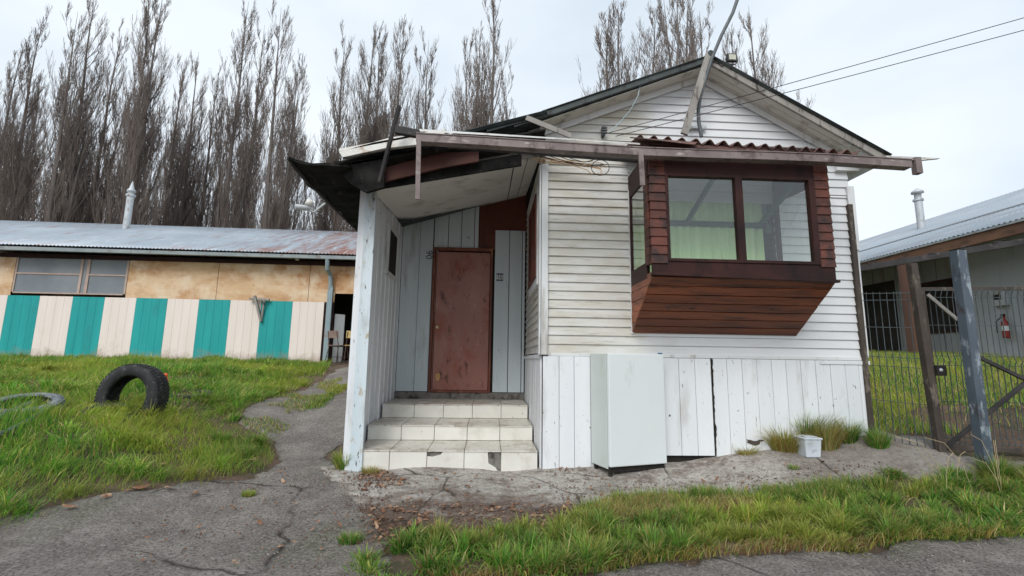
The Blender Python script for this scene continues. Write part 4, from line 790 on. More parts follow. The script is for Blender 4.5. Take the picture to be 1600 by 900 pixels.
# school chairs at the shed door
def chair(loc, rz, m_s, lab):
    c = thing('school_chair', (0,0,0), lab, 'chair', 'school chairs at the shed door'); w, d, h = .36, .36, .43
    s = MB(); s.box(-w/2, w/2, -d/2, d/2, h, h+.018); s.build('seat', m_s, c, .008)
    b = MB(); pts = [(x*.01, .005*((x/18)**2)*4) for x in range(-18, 19, 3)]
    for (x0, y0), (x1, y1) in zip(pts[:-1], pts[1:]): b.hexa([(x0,.2-y0,.62),(x1,.2-y1,.62),(x1,.215-y1,.62),(x0,.215-y0,.62),(x0,.22-y0,.80),(x1,.22-y1,.80),(x1,.235-y1,.80),(x0,.235-y0,.80)])
    b.build('backrest', m_s, c)
    for sx in (-1, 1):
        l = MB(); l.tube([(sx*.2,-.2,0),(sx*.165,-.14,h-.02)], .011, 8); l.build('leg', m_rust, c)
        l = MB(); l.tube([(sx*.2,.22,0),(sx*.165,.15,h-.02),(sx*.15,.225,.78)], .011, 8); l.build('leg', m_rust, c)
    f = MB(); f.tube([(-.165,-.14,h-.015),(.165,-.14,h-.015),(.165,.15,h-.015),(-.165,.15,h-.015),(-.165,-.14,h-.015)], .009, 6); f.tube([(-.19,-.19,.15),(-.19,.2,.15)], .008, 6); f.tube([(.19,-.19,.15),(.19,.2,.15)], .008, 6); f.build('seat_frame', m_rust, c)
    c.location = loc; c.rotation_euler[2] = rz; return c
g = G(528,574); q = onPl(527,566,wp+nrm*.25,nrm); chair((q.x, q.y, max(h1(q.x,q.y), q.z-.02)), R(150), m_seatb, 'worn brown school chair just inside the shed doorway')
q = onPl(548,566,wp+nrm*.2,nrm); chair((q.x, q.y, max(h1(q.x,q.y), q.z-.02)), R(205), m_seaty, 'yellow backed school chair half hidden by the porch post')

# ------------------------------------------------------------------ outbuilding on the right
ob = thing('outbuilding', (10, 9, 1.2), 'pale outbuilding behind the wire fence with tin roof and timber veranda', 'building')
OX, ORX = 8.85, 12.0; OEZ = onX(1480,372,OX).z; ORZ = onX(1480,333,ORX).z; Y0, Y1 = 5.0, 24
mb = MB(); mb.corr((OX,Y0,OEZ), (OX,Y1,OEZ), (ORX,Y1,ORZ), (ORX,Y0,ORZ), .09, .012, .003, 6, 1); mb.corr((ORX,Y0,ORZ), (ORX,Y1,ORZ), (15.2,Y1,OEZ), (15.2,Y0,OEZ), .18, .012, .003, 4); mb.build('roof', m_roofR, ob)
mb = MB(); mb.box(OX+.02, OX+.08, Y0, Y1, OEZ-.24, OEZ-.03); mb.build('veranda_beam', M('orange_brown_timber', (.11,.058,.036), (.18,.095,.055), 3, .7, (1,.3,1), [((.07,.04,.025), 8, .58, .74, (1,.4,1))]), ob, .004)
mb = MB(); mb.box(OX-.01, OX+.015, Y0, Y1, OEZ-.05, OEZ-.012); mb.build('gutter', m_galv, ob)
WX = 10.0
mb = MB(); mb.box(WX, WX+.05, Y0, Y1, 1.0, OEZ+.6)
for y in np.arange(Y0, Y1, .35): mb.box(WX-.02, WX-.001, y, y+.33, 1.0, OEZ+.5)
mb.build('wall', M('shaded_white_cladding', (.22,.24,.25), (.30,.32,.33), 2, .7, VERT, [((.2,.19,.17), 4, .6, .8, VERT)]), ob)  # white cladding darkened, the facade's shade is painted into its base colour
mb = MB(); mb.box(WX, 15, Y1-.1, Y1, 1.0, 3.6); mb.box(WX+.05, 15, Y0, Y0+.05, 1, 3.6); mb.box(15, 15.05, Y0, Y1, 1, 3.6); mb.build('wall', m_room, ob)
for px in (1421,):
    q = onX(px, 480, OX+.05); mb = MB(); mb.box(OX-.02, OX+.2, q.y-.11, q.y+.11, 1.0, OEZ-.24); mb.build('veranda_post', M('rusty_brown_timber', (.09,.05,.038), (.16,.085,.06), 4, .8, VERT), ob, .005)
ya, yb = onX(1545,470,WX).y, onX(1445,470,WX).y; za, zb = onX(1500,515,WX).z, onX(1500,436,WX).z
mb = MB(); mb.box(WX-.05, WX-.021, ya-.05, yb+.05, za-.05, za); mb.box(WX-.05, WX-.021, ya-.05, yb+.05, zb, zb+.05); mb.box(WX-.05, WX-.021, ya-.05, ya, za, zb); mb.box(WX-.05, WX-.021, yb, yb+.05, za, zb); mb.box(WX-.05, WX-.021, (ya+yb)/2-.03, (ya+yb)/2+.03, za, zb); w_ = mb.build('window', m_bayd, ob, .003)
mb = MB(); mb.box(WX-.03, WX-.022, ya, yb, za, zb); mb.build('pane', m_dark, w_)
ya, yb = onX(1405,500,WX).y, onX(1352,500,WX).y; mb = MB(); mb.box(WX-.04, WX-.021, ya, yb+1, 1.1, 3.2); mb.build('dark_door', m_dark, ob)
mb = MB(); ya = onX(1520,500,WX).y; mb.box(WX-.06, WX-.022, 5.2, ya, 1.0, OEZ+.1)
mb.build('wall_panel', M('pale_panel', (.38,.41,.43), (.46,.49,.51), 2, .6, VERT, [((.28,.28,.26), 6, .62, .78, VERT)]), ob)
q = onX(1565,466,WX-.08); mb = MB(); mb.box(WX-.16, WX-.062, q.y-.12, q.y+.12, q.z-.15, q.z+.15); bx_ = mb.build('meter_box', m_flue, ob, .006); mb = MB(); mb.box(WX-.165, WX-.161, q.y-.06, q.y+.06, q.z-.03, q.z+.07); mb.build('meter_glass', m_dark, bx_)
q = onX(1442,356,10.3); n_ = Vector((OX-ORX,0,0)); pl_n = Vector((-(ORZ-OEZ),0,(ORX-OX))).normalized(); rp = onPl(1440,356,Vector((OX,9,OEZ)),pl_n); tp = onY(1434,294,rp.y); flue(ob, rp-Vector((0,0,.1)), tp.z-rp.z+.1, .085, 'hat')
# fire extinguisher on the panel
q = onX(1571,512,WX-.16); fe = thing('fire_extinguisher', q-Vector((0,0,.25)), 'red fire extinguisher mounted on the outbuilding wall behind the fence', 'fire extinguisher')
mb = MB(); mb.lathe([(0,-.2),(.05,-.2),(.056,-.18),(.056,.08),(.045,.12),(.02,.15),(.02,.22),(0,.22)], q, (0,0,1), 20); mb.build('cylinder_body', m_red, fe)
mb = MB(); mb.lathe([(.0575,-.06),(.0575,.03)], q, (0,0,1), 20); mb.build('paper_label', m_white, fe)
mb = MB(); mb.box(q.x-.05, q.x+.02, q.y-.015, q.y+.015, q.z+.22, q.z+.26); mb.tube([q+Vector((0,.03,.22)), q+Vector((-.06,.1,.12)), q+Vector((-.05,.11,-.1))], .01, 6); mb.build('valve', m_dark, fe)
# long dark beam over the fence gate
mb = MB(); a = onY(1341,420,4.95); b = onY(1800,345,4.3); mb.beam(a, b, .05, .065)
for k in range(9): p = a.lerp(b, (k+.5)/9); mb.tube([p+Vector((-.08,-.02,.03)), p+Vector((0,-.02,.045+random.uniform(-.01,.01))), p+Vector((.08,-.02,.03))], .006, 5)
tb = mb.build('fence_top_rail', m_darkwood, None, .004)

# ------------------------------------------------------------------ fence, gate and posts
cp = Vector((onY(1357,640,4.85).x, 4.85)); zc_ = h1(cp.x, cp.y)
fp = thing('fence_post', (cp.x, cp.y, zc_), 'rusty brown square post against the right corner of the white house', 'post', 'fence posts')
tp = onY(1326,320,4.85)
mb = MB(); mb.beam((cp.x, cp.y, zc_-.1), (tp.x, 4.85, tp.z), .055, .055, (0,1,0)); mb.build('post_tube', m_rust, fp, .004)
g2 = G(1470,706); p2 = Vector((g2.x, g2.y)); t2 = onY(1424,412,g2.y)
fq = thing('fence_post', (p2.x, p2.y, g2.z), 'brown grey gate post with the lock, between rusty and blue posts', 'post', 'fence posts')
mb = MB(); mb.beam((p2.x, p2.y, g2.z-.1), t2, .07, .07, (0,1,0)); mb.build('post_tube', m_rust, fq, .004)
g3 = G(1541,738); p3 = Vector((g3.x, g3.y)); t3 = onY(1496,392,g3.y)
fb = thing('fence_post', (p3.x, p3.y, g3.z), 'thick blue grey steel post with chipped paint at the gate', 'post', 'fence posts')
mb = MB(); mb.beam((p3.x, p3.y, g3.z-.1), t3, .09, .09, (0,1,0)); mb.build('post_tube', m_bpost, fb, .006)
mb = MB(); mb.beam(t3, t3+Vector((0,0,.012)), .08, .08, (0,1,0)); mb.build('post_cap', m_dark, fb)
tb.parent = None; tag(tb, 'long dark rail running above the wire fence from the house corner', 'rail')
tb.data.transform(Matrix.Translation(-a)); tb.location = a
def mesh_panel(root, a, b, za0, za1, zb0, zb1, sx=.052, hs_=(.0,.17,.34,.52,.55,.70,.86,.97,1.0), bend=(.52,.55,.97,1.0)):
    mb = MB(); a = Vector((a[0], a[1], 0)); b = Vector((b[0], b[1], 0)); L = (b-a).length; n = int(L/sx); d = (b-a).normalized(); q = Vector((d.y, -d.x, 0))
    fold = lambda t: .022 if any(abs(t-k) < .02 for k in (.53,.985)) or abs(t-.02) < .02 else 0
    ts = [0,.02,.05,.25,.50,.53,.56,.8,.95,.985,1.0]
    for i in range(n+1):
        p = a.lerp(b, i/n); z0 = za0+(zb0-za0)*i/n; z1 = za1+(zb1-za1)*i/n
        mb.tube([p+q*fold(t)+Vector((0,0,z0+(z1-z0)*t)) for t in ts], .0042, 4, False)
    for t in (.01,.05,.27,.50,.56,.76,.945,.99):
        mb.tube([a+q*(fold(t)+.004)+Vector((0,0,za0+(za1-za0)*t)), b+q*(fold(t)+.004)+Vector((0,0,zb0+(zb1-zb0)*t))], .004, 4, False)
    return mb
# panel between house corner and gate post
pa = thing('wire_fence', (cp.x+.05, cp.y, zc_), 'narrow welded wire panel between the house corner and the gate post', 'wire fence', 'welded wire panels')
mb = mesh_panel(pa, (cp.x+.04, cp.y+.02), (p2.x-.05, p2.y+.03), zc_-.05, onY(1352,457,4.85).z, g2.z+.02, onY(1432,455,p2.y).z); mb.build('wire_mesh', m_wire, pa)
# gate leaf from gate post past the blue post
gend = Vector((6.3, 4.25)); gz = h1(gend.x, gend.y)
gt_ = thing('wire_gate', (p2.x+.05, p2.y+.02, g2.z), 'wire gate leaf with black diagonal braces behind the blue post', 'gate')
g0 = Vector((p2.x+.06, p2.y+.05)); ztp = onY(1440,452,p2.y+.05).z
mb = mesh_panel(gt_, g0, gend, g2.z+.06, ztp, gz+.1, ztp-.02); mb.build('wire_mesh', m_wire, gt_)
A0 = Vector((g0.x, g0.y, g2.z+.03)); A1 = Vector((g0.x-.02, g0.y, ztp)); B0 = Vector((gend.x, gend.y, gz+.06)); B1 = Vector((gend.x, gend.y, ztp))
mb = MB(); mb.beam(A0, A1, .045, .045, (0,1,0)); mb.beam(A0, B0, .04, .04); mb.beam(B0, B1, .045, .045, (0,1,0)); mb.beam(A1, B1, .035, .035); mb.build('gate_frame', m_rust, gt_, .003)
mb = MB(); o_ = Vector((0,-.03,0)); mb.beam(A0+o_, A0.lerp(B0,.75)+Vector((0,-.03,1.15)), .035, .035); mb.build('brace', m_darkwood, gt_, .003)
mb = MB(); mb.beam(A1.lerp(A0,.45)+Vector((.3,-.06,.1)), A0.lerp(B0,.95)+Vector((0,-.06,.1)), .035, .035); mb.build('brace', m_darkwood, gt_, .003)
mb = MB(); mb.beam(onY(1449,460,p2.y), onY(1496,500,p2.y-.1), .03, .03); mb.build('brace', m_greywood, gt_, .003)
q = onY(1467,579,p2.y-.04); mb = MB(); mb.box(q.x-.045, q.x+.055, q.y-.03, q.y+.03, q.z-.05, q.z+.05); lk = mb.build('lock', m_dark, gt_, .004); mb = MB(); mb.lathe([(0,-.012),(.014,-.01),(.018,0)], (q.x-.01, q.y-.032, q.z+.005), (0,1,0), 14); mb.build('keyhole_ring', m_flue, lk)
pc = thing('wire_fence', (gend.x+.1, gend.y, gz), 'welded wire panel continuing right past the gate', 'wire fence', 'welded wire panels')
mb = mesh_panel(pc, (gend.x+.06, gend.y), (8.8, 4.1), gz+.05, ztp, .45, ztp+.1); mb.build('wire_mesh', m_wire, pc)

# ------------------------------------------------------------------ fridge
FL = G(954,750); FR = G(1038.5,744); BLc = onY(924,722,4.83); sdv_ = Vector((BLc.x-FL.x, BLc.y-FL.y, 0)); ang = math.atan2(sdv_.y, sdv_.x)-math.pi/2
_d = Vector((math.cos(ang), math.sin(ang))); _r = ray(1038.5, 600); _t = (FL.x*_r.y-FL.y*_r.x)/(_d.y*_r.x-_d.x*_r.y); fwid = _t
base = max(FL.z, FR.z)+.012
fg = thing('refrigerator', (FL.x, FL.y, base), 'old pale green refrigerator standing against the white skirting', 'refrigerator')
fh = onY(954,552,FL.y).z-base; dd = sdv_.length
ca, sa = math.cos(ang), math.sin(ang)
def L2(x, y, z): return Vector((FL.x+x*ca-y*sa, FL.y+x*sa+y*ca, base+z))
def lbox(mb, x0, x1, y0, y1, z0, z1): mb.hexa([L2(x0,y0,z0),L2(x1,y0,z0),L2(x1,y1,z0),L2(x0,y1,z0),L2(x0,y0,z1),L2(x1,y0,z1),L2(x1,y1,z1),L2(x0,y1,z1)])
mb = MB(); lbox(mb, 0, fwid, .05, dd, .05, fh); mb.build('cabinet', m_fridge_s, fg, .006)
mb = MB(); lbox(mb, .008, fwid-.008, .041, .052, .09, fh-.01); mb.build('door_seal', m_dark, fg)
mb = MB(); lbox(mb, 0.0, fwid, .0, .042, .075, fh+.002); dro = mb.build('fridge_door', m_fridge, fg, .009)
mb = MB(); lbox(mb, fwid-.045, fwid-.01, .003, .038, fh+.002, fh+.016); mb.build('hinge', M('blue_plastic', (.05,.16,.30), (.08,.2,.35), 8, .5), dro, .003)
mb = MB(); lbox(mb, .01, fwid-.01, .03, .06, .025, .072); mb.build('plinth', m_dark, fg)
for x, y in ((.03,.05),(fwid-.03,.05),(.03,dd-.04),(fwid-.03,dd-.04)):
    mb = MB(); c = L2(x, y, 0); gz_ = h1(c.x, c.y); mb.tube([(c.x, c.y, gz_-.0), (c.x, c.y, base+.055)], .02, 10); mb.build('foot', m_dark, fg)

# small white plastic tub in the weeds
q = G(1264,713); tbx = thing('plastic_tub', (q.x, q.y, q.z), 'small dirty white plastic tub with lid among the weeds', 'tub')
w = .085; h = .17
mb = MB(); mb.hexa([q+Vector((-w*.85,-w*.85,0)), q+Vector((w*.85,-w*.85,0)), q+Vector((w*.85,w*.85,0)), q+Vector((-w*.85,w*.85,0)), q+Vector((-w,-w,h)), q+Vector((w,-w,h)), q+Vector((w,w,h)), q+Vector((-w,w,h))]); mb.build('tub_body', m_lid, tbx, .01)
mb = MB(); mb.box(q.x-w*1.08, q.x+w*1.08, q.y-w*1.08, q.y+w*1.08, q.z+h, q.z+h+.018); mb.box(q.x-w*.7, q.x+w*.7, q.y-w*.7, q.y+w*.7, q.z+h+.018, q.z+h+.028); mb.build('lid', m_lid, tbx, .005)

# ------------------------------------------------------------------ tyres
def tyre(name, c, ax, Ro, Ri, w, lab, mat=m_rub, blocks=True):
    c = Vector(c); ax = Vector(ax).normalized(); t = thing(name, c, lab, 'tyre')
    prof = [(Ri,-w*.36),(Ri+.02,-w*.46),((Ri+Ro)/2,-w*.52),(Ro-.03,-w*.48),(Ro-.008,-w*.40),(Ro,-w*.2),(Ro,w*.2),(Ro-.008,w*.40),(Ro-.03,w*.48),((Ri+Ro)/2,w*.52),(Ri+.02,w*.46),(Ri,w*.36),(Ri+.015,w*.33),((Ri+Ro)/2,w*.42),(Ro-.025,w*.36),(Ro-.02,0),(Ro-.025,-w*.36),((Ri+Ro)/2,-w*.42),(Ri+.015,-w*.33)]
    mb = MB(); mb.lathe(prof, c, ax, 56, True); mb.build('carcass', mat, t)
    if blocks:
        a = ax.orthogonal().normalized(); b = ax.cross(a); mb = MB(); n = 56
        for k in range(n):
            for r_, (h0, h1_) in enumerate(((-.42,-.22),(-.19,-.02),(.02,.19),(.22,.42))):
                th = (k+(.5 if r_ % 2 else 0))*2*math.pi/n; dt = 2*math.pi/n*.36; sh_ = .03*(1 if r_ < 2 else -1)
                def P(t, h, r): return c+ax*(h*w)+(a*math.cos(t)+b*math.sin(t))*r
                lo = Ro-.012 if abs(h0) > .3 or abs(h1_) > .3 else Ro-.004; hi = lo+.013
                mb.hexa([P(th-dt,h0,lo),P(th+dt,h0,lo),P(th+dt+sh_,h1_,lo),P(th-dt+sh_,h1_,lo),P(th-dt,h0,hi),P(th+dt,h0,hi),P(th+dt+sh_,h1_,hi),P(th-dt+sh_,h1_,hi)])
        mb.build('tread', mat, t)
    return t
tc_ = onY(207,620,5.72)
tyre('car_tyre', tc_, (-.10,-1,.10), .365, .225, .22, 'large black tyre standing upright in the grass')
q = G(156,648); tyre('car_tyre', (q.x, q.y+.12, q.z-.045), (.15,-.25,1), .27, .17, .15, 'black tyre lying flat half buried at the foot of the upright one')
q = G(298,618); tyre('car_tyre', (q.x, q.y, q.z-.025), (.0,-.1,1), .27, .17, .13, 'dusty tyre sunk flat in the grass right of the upright one', m_rub)
q = G(38,645); tyre('car_tyre', (q.x-.05, q.y+.05, q.z+.04), (.1,-.25,1), .30, .20, .16, 'dark tyre lying in the grass under the grey hoop at left', m_greyrub)
q0, q1 = G(-30,690), G(72,640); c0 = (q0+q1)/2; mb = MB(); pts = []
for t in np.linspace(0, 2*math.pi, 40): pts.append((q1-q0)*.55*math.cos(t)+Vector((-.26,.26,.05))*math.sin(t)+Vector((0,0,.07)))
mb.tube(pts, .022, 10, False); o = mb.build('grey_hoop', m_greyrub); o.location = c0; tag(o, 'pale grey rubber hoop lying in the grass at the left edge', 'hoop')
q = onY(253,598,6.25); mb = MB(); q.z = max(q.z, h1(q.x,q.y)); mb.lathe([(0,-.04),(.075,-.04),(.075,-.02),(.045,-.015),(.030,.07),(.02,.10),(0,.10)], (0,0,0), (0,0,1), 16); o = mb.build('plastic_cone', m_orange); o.location = q+Vector((0,0,.05)); o.rotation_euler = (.5,.9,0); tag(o, 'tiny orange plastic cone peeping out behind the upright tyre', 'cone')

# ------------------------------------------------------------------ poplars
def rand_perp(d):
    a = Vector((random.gauss(0,1), random.gauss(0,1), random.gauss(0,1))); a = a-d*a.dot(d); return a.normalized()
def poplar_mesh(seed, H=22., bushy=1.0):
    random.seed(seed); tr = MB(); cr_ = MB()
    def limb(mb, p, d, L, r, nseg, n, upw=.25, wob=.07):
        pts = [p]; rs = [r]; dirs = [d]
        for i in range(nseg):
            d = (d+Vector((random.gauss(0,wob), random.gauss(0,wob), upw))).normalized(); p = p+d*(L/nseg); pts.append(p); rs.append(max(r*(1-(i+1)/nseg)**.9, .006)); dirs.append(d)
        mb.tube(pts, rs, n, False); return pts, rs, dirs
    def twigs(pts, dirs, L, k, r):
        for _ in range(k):
            i = random.uniform(.12, 1)*(len(pts)-1); i0 = min(int(i), len(pts)-2); p = pts[i0].lerp(pts[i0+1], i-i0); d = (dirs[i0]*1.0+rand_perp(dirs[i0])*.42).normalized()
            l = L*random.uniform(.5,1.2)
            tp, _, td = limb(cr_, p, d, l, r, 3, 3, .45, .05)
            for _ in range(3):
                j = random.randint(1, 2); dd_ = (td[j]+rand_perp(td[j])*.4).normalized(); limb(cr_, tp[j], dd_, l*.6, r*.8, 2, 3, .5, .05)
    leads = [(Vector((0,0,0)), Vector((0,0,1)), H, .20)]
    for _ in range(random.choice((1,2,2,3))):
        a = random.uniform(0, 6.28); leads.append((Vector((0,0,random.uniform(.5,.2*H))), Vector((math.cos(a)*.30, math.sin(a)*.30, 1)).normalized(), H*random.uniform(.6,.88), .11))
    for li, (p, d, L, r) in enumerate(leads):
        pts, rs, dirs = limb(tr, p, d, L-p.z*.9, r, 16, 7, .30 if li else .5, .035)
        nb = int((48 if li == 0 else 32)*bushy)
        for b_ in range(nb):
            t = random.uniform(.07, .95); i = t*(len(pts)-1); i0 = min(int(i), len(pts)-2); q = pts[i0].lerp(pts[i0+1], i-i0); rr = rs[i0]
            a = random.uniform(0, 6.28); bd = Vector((math.cos(a)*.62, math.sin(a)*.62, 1)).normalized(); bl = H*random.uniform(.12,.25)*(1.06-t)**.45
            bp, br_, bdr = limb(cr_, q, bd, bl, min(rr*.36, .030), 6, 4, .34, .035)
            twigs(bp, bdr, bl*.34, int(12*bushy), .0092)
    out = []
    for nm, mb, mt in (('trunk', tr, m_bark), ('crown', cr_, m_twig)):
        me = bpy.data.meshes.new(nm); me.from_pydata([tuple(v) for v in mb.v], [], mb.f); me.materials.append(mt); me.polygons.foreach_set('use_smooth', [True]*len(mb.f)); out.append((nm, me))
    return out
VAR = [poplar_mesh(s, 22, b) for s, b in ((1,1.0),(2,1.15),(3,.95),(4,1.1),(5,.85))]
def poplar(px, topy, Y, var, lab, grp, wide=1.0):
    p = onY(px, 250, Y); t = onY(px, topy, Y); H = t.z-1.2
    r = thing('poplar_tree', (p.x, Y, 1.0), lab, 'tree', grp); s = H/22.; r.scale = (s*wide, s*wide, s); r.rotation_euler[2] = random.uniform(0, 6.28)
    for nm, me in VAR[var]:
        o = bpy.data.objects.new(nm, me); COL.objects.link(o); o.parent = r
    return r
random.seed(21)
ORD = ['leftmost','second','third','fourth','fifth','sixth','seventh','eighth','ninth','tenth','eleventh','twelfth','thirteenth','rightmost']
rowL = [(8,65,27),(48,25,26),(92,10,25.5),(128,-5,27),(160,40,29),(198,-25,27),(232,-12,28),(268,82,32),(300,88,33),(330,112,34),(368,0,31),(388,25,34),(424,2,31),(455,84,35)]
for k, (x, ty, Y) in enumerate(rowL):
    poplar(x, ty, Y, k % 5, ORD[k]+(' ' if k in (0,13) else ' from left ')+'of the tall bare poplars in the front row behind the striped shed', 'poplars in the front row behind the shed', 1.05)
for k in range(22):
    x = -40+k*26+random.uniform(-6,6); ty = random.uniform(95,170)+x*.22
    poplar(x, ty+12, random.uniform(38,46), random.randrange(5), 'bare poplar in the hazy rear rows behind the striped shed', 'poplars in the rear rows behind the shed', .95)
mid = [(535,45,35,'leftmost bare poplar of the group above the porch roof'),(560,15,33,'tall bare poplar in the group above the porch roof, second from left'),(588,40,34,'bare poplar in the group above the porch roof, third from left'),(613,20,33,'rightmost tall bare poplar of the group above the porch roof'),(520,160,36,'short bare poplar at the left foot of the group above the porch'),
  (663,48,34,'single bare poplar standing alone between the two groups'),(722,35,34,'left bare poplar of the group left of the gable'),(743,70,36,'shorter bare poplar in the middle of the group left of the gable'),(768,-15,32,'tallest bare poplar left of the gable, its top cut by the frame'),(795,112,35,'shortest bare poplar at the right of the group left of the gable')]
for k, (x, ty, Y, lab) in enumerate(mid): poplar(x, ty, Y, (k*2+1) % 5, lab, 'poplars above the porch', 1.15)
for k, (x, ty, Y) in enumerate([(955,8,34),(990,-5,33),(1015,10,35),(1038,-30,33),(1062,-5,34),(1085,-12,35),(1110,25,36)]): poplar(x, ty, Y, k % 5, ['leftmost','second from left','third from left','middle','fifth from left','sixth from left','rightmost'][k]+' of the seven bare poplars rising behind the left gable slope', 'poplars behind the left slope of the gable', 1.3)
for k, (x, ty, Y, lab) in enumerate([(1148,40,36,'bare poplar just right of the roof mast and floodlight'),(1200,18,34,'slender bare poplar right of the floodlight, tallest there'),(1226,92,35,'short bare poplar at the far right of the trees behind the gable')]): poplar(x, ty, Y, (k+2) % 5, lab, 'poplars right of the mast', 1.25)

# ------------------------------------------------------------------ grass
def attr_mat(name, rough=.55, trans=.45):
    m, t, b, o = nodes(name); a = t.nodes.new('ShaderNodeAttribute'); a.attribute_name = 'blade_colour'
    b.inputs['Roughness'].default_value = rough; b.inputs['Specular IOR Level'].default_value = .3; t.links.new(a.outputs['Color'], b.inputs['Base Color'])
    tr = t.nodes.new('ShaderNodeBsdfTranslucent'); t.links.new(a.outputs['Color'], tr.inputs[0]); mx = t.nodes.new('ShaderNodeMixShader'); mx.inputs[0].default_value = trans
    t.links.new(b.outputs[0], mx.inputs[1]); t.links.new(tr.outputs[0], mx.inputs[2]); t.links.new(mx.outputs[0], o.inputs[0]); return m
m_blade = attr_mat('grass_blade')
def blades(name, P, L, az, lean, w, colr, label=None, cat=None, group=None, kind=None, loc=None):
    """P (n,3) roots, L length, az heading of the bend, lean 0..1.6 total bend, w width, colr (n,3)"""
    n = len(P); K = 4; lv = np.linspace(0, 1, K+1); V = np.zeros((n, 2*K+1, 3)); pos = P.copy(); h = np.stack([np.cos(az), np.sin(az), 0*az], 1); sd_ = np.stack([-np.sin(az), np.cos(az), 0*az], 1)
    tw_ = rng.uniform(-.8,.8,n); sdv = sd_*np.cos(tw_)[:,None]+h*np.sin(tw_)[:,None]
    for k in range(K+1):
        ww = (w*(1-lv[k]**1.7*.95)*.5)[:,None]
        if k < K: V[:,2*k] = pos-sdv*ww; V[:,2*k+1] = pos+sdv*ww
        else: V[:,2*K] = pos
        th = lean*(.25+.75*lv[k]*1.25); pos = pos+(h*np.sin(th)[:,None]+np.array([0,0,1])*np.cos(th)[:,None])*(L/K)[:,None]
    b0 = (np.arange(n)*(2*K+1))[:,None]; quads = np.concatenate([b0+np.array([2*k,2*k+1,2*k+3,2*k+2]) for k in range(K-1)], 0); tris = b0+np.array([2*K-2,2*K-1,2*K])
    me = bpy.data.meshes.new(name); nv = n*(2*K+1); me.vertices.add(nv); off = np.array(loc if loc is not None else (0,0,0)); me.vertices.foreach_set('co', (V.reshape(-1,3)-off).astype(np.float32).ravel())
    nl = quads.size+tris.size; me.loops.add(nl); me.loops.foreach_set('vertex_index', np.concatenate([quads.ravel(), tris.ravel()]).astype(np.int32))
    nf = len(quads)+len(tris); me.polygons.add(nf); ls = np.concatenate([np.arange(len(quads))*4, len(quads)*4+np.arange(len(tris))*3]); me.polygons.foreach_set('loop_start', ls.astype(np.int32)); me.polygons.foreach_set('use_smooth', np.ones(nf, bool)); me.update(); me.validate()
    at = me.attributes.new('blade_colour', 'FLOAT_COLOR', 'POINT'); c = np.ones((n, 2*K+1, 4)); c[:,:,:3] = colr[:,None,:]
    c[:,2*K-2:,:3] = c[:,2*K-2:,:3]*.7+np.array([.36,.34,.10])*.3
    at.data.foreach_set('color', c.astype(np.float32).ravel()); me.materials.append(m_blade)
    o = bpy.data.objects.new(name, me); COL.objects.link(o)
    if loc is not None: o.location = loc
    return tag(o, label, cat, group, kind)
def vnoise(x, y, s, seed=0):
    r = np.random.default_rng(seed); z = 0*x
    for k in range(8):
        a = r.uniform(0, 6.28); f = s*r.uniform(.6,1.8); z = z+np.sin(f*(x*math.cos(a)+y*math.sin(a))+r.uniform(0,6.28))
    return z/8*1.6
GC = np.array([(.075,.235,.03),(.12,.32,.04),(.22,.40,.05),(.05,.155,.035),(.46,.45,.10),(.58,.48,.24),(.36,.20,.09)])
def colours(x, y, seed, p, ck=None):
    n = len(x); k = rng.choice(len(GC), n, p=np.array(p)/sum(p)); c = GC[k].copy(); v = vnoise(x, y, 2.2, seed)
    yel = np.clip(v*1.2, 0, .65)[:,None]; c = c*(1-yel)+(c*.5+np.array([.42,.40,.06])*.7)*yel
    if ck is not None:
        m_ = ck.max()+1; c = c*rng.uniform(.62,1.3,m_)[ck][:,None]; q = (rng.uniform(0,1,m_)**2.5)[ck][:,None]*.65; c = c*(1-q)+np.array([.36,.34,.08])*q
    return c*rng.uniform(.7,1.3,(n,1))
def scatter(P, n):
    xs = [p[0] for p in P]; ys = [p[1] for p in P]; x = rng.uniform(min(xs), max(xs), n); y = rng.uniform(min(ys), max(ys), n); k = inpoly(x, y, P); return x[k], y[k]
def clumped(P, ncl, per, sig):
    cx, cy = scatter(P, ncl); m_ = len(cx); k = np.repeat(np.arange(m_), per); a = rng.uniform(0, 6.28, len(k)); r = np.abs(rng.normal(0, sig, len(k)))
    return cx[k]+r*np.cos(a), cy[k]+r*np.sin(a), a, r, k
# lawn on the left bank
lawn = pxpoly([(-60,850),(0,815),(60,792),(150,775),(270,757),(330,750),(395,742),(430,720),(418,690),(372,660),(380,640),(450,614),(500,592),(515,574)]) + [(wp+u*sd0).to_tuple()[:2]] + [(wp+u*s_l).to_tuple()[:2], (-7.5,6.5), (-5.2,3.2)]
edge = np.array(lawn[:14])
x, y = scatter(lawn, 330000); D_ = np.hypot(x, y); keep = rng.uniform(0,1,len(x)) < np.clip((6.2/D_)**1.6, .16, 1); bare = vnoise(x,y,3.5,5)+vnoise(x,y,9,6)*.5
de = np.min(np.hypot(x[:,None]-edge[None,:,0], y[:,None]-edge[None,:,1]), axis=1) if len(x) < 400000 else 0*x
keep &= ~((bare > .72) & (rng.uniform(0,1,len(x)) < .75)); keep &= rng.uniform(0,1,len(x)) < np.clip(.35+de*1.6, .3, 1)
x, y, D_, de = x[keep], y[keep], D_[keep], de[keep]; hgt = np.clip(.06+.05*vnoise(x,y,3.0,2)+.03*vnoise(x,y,9,3), .035, .2)*np.clip(.5+de*1.3,.35,1.1)
Z = hz(x,y); n = len(x); az = R(-25)+vnoise(x,y,2.0,9)*1.3+rng.normal(0,.7,n)
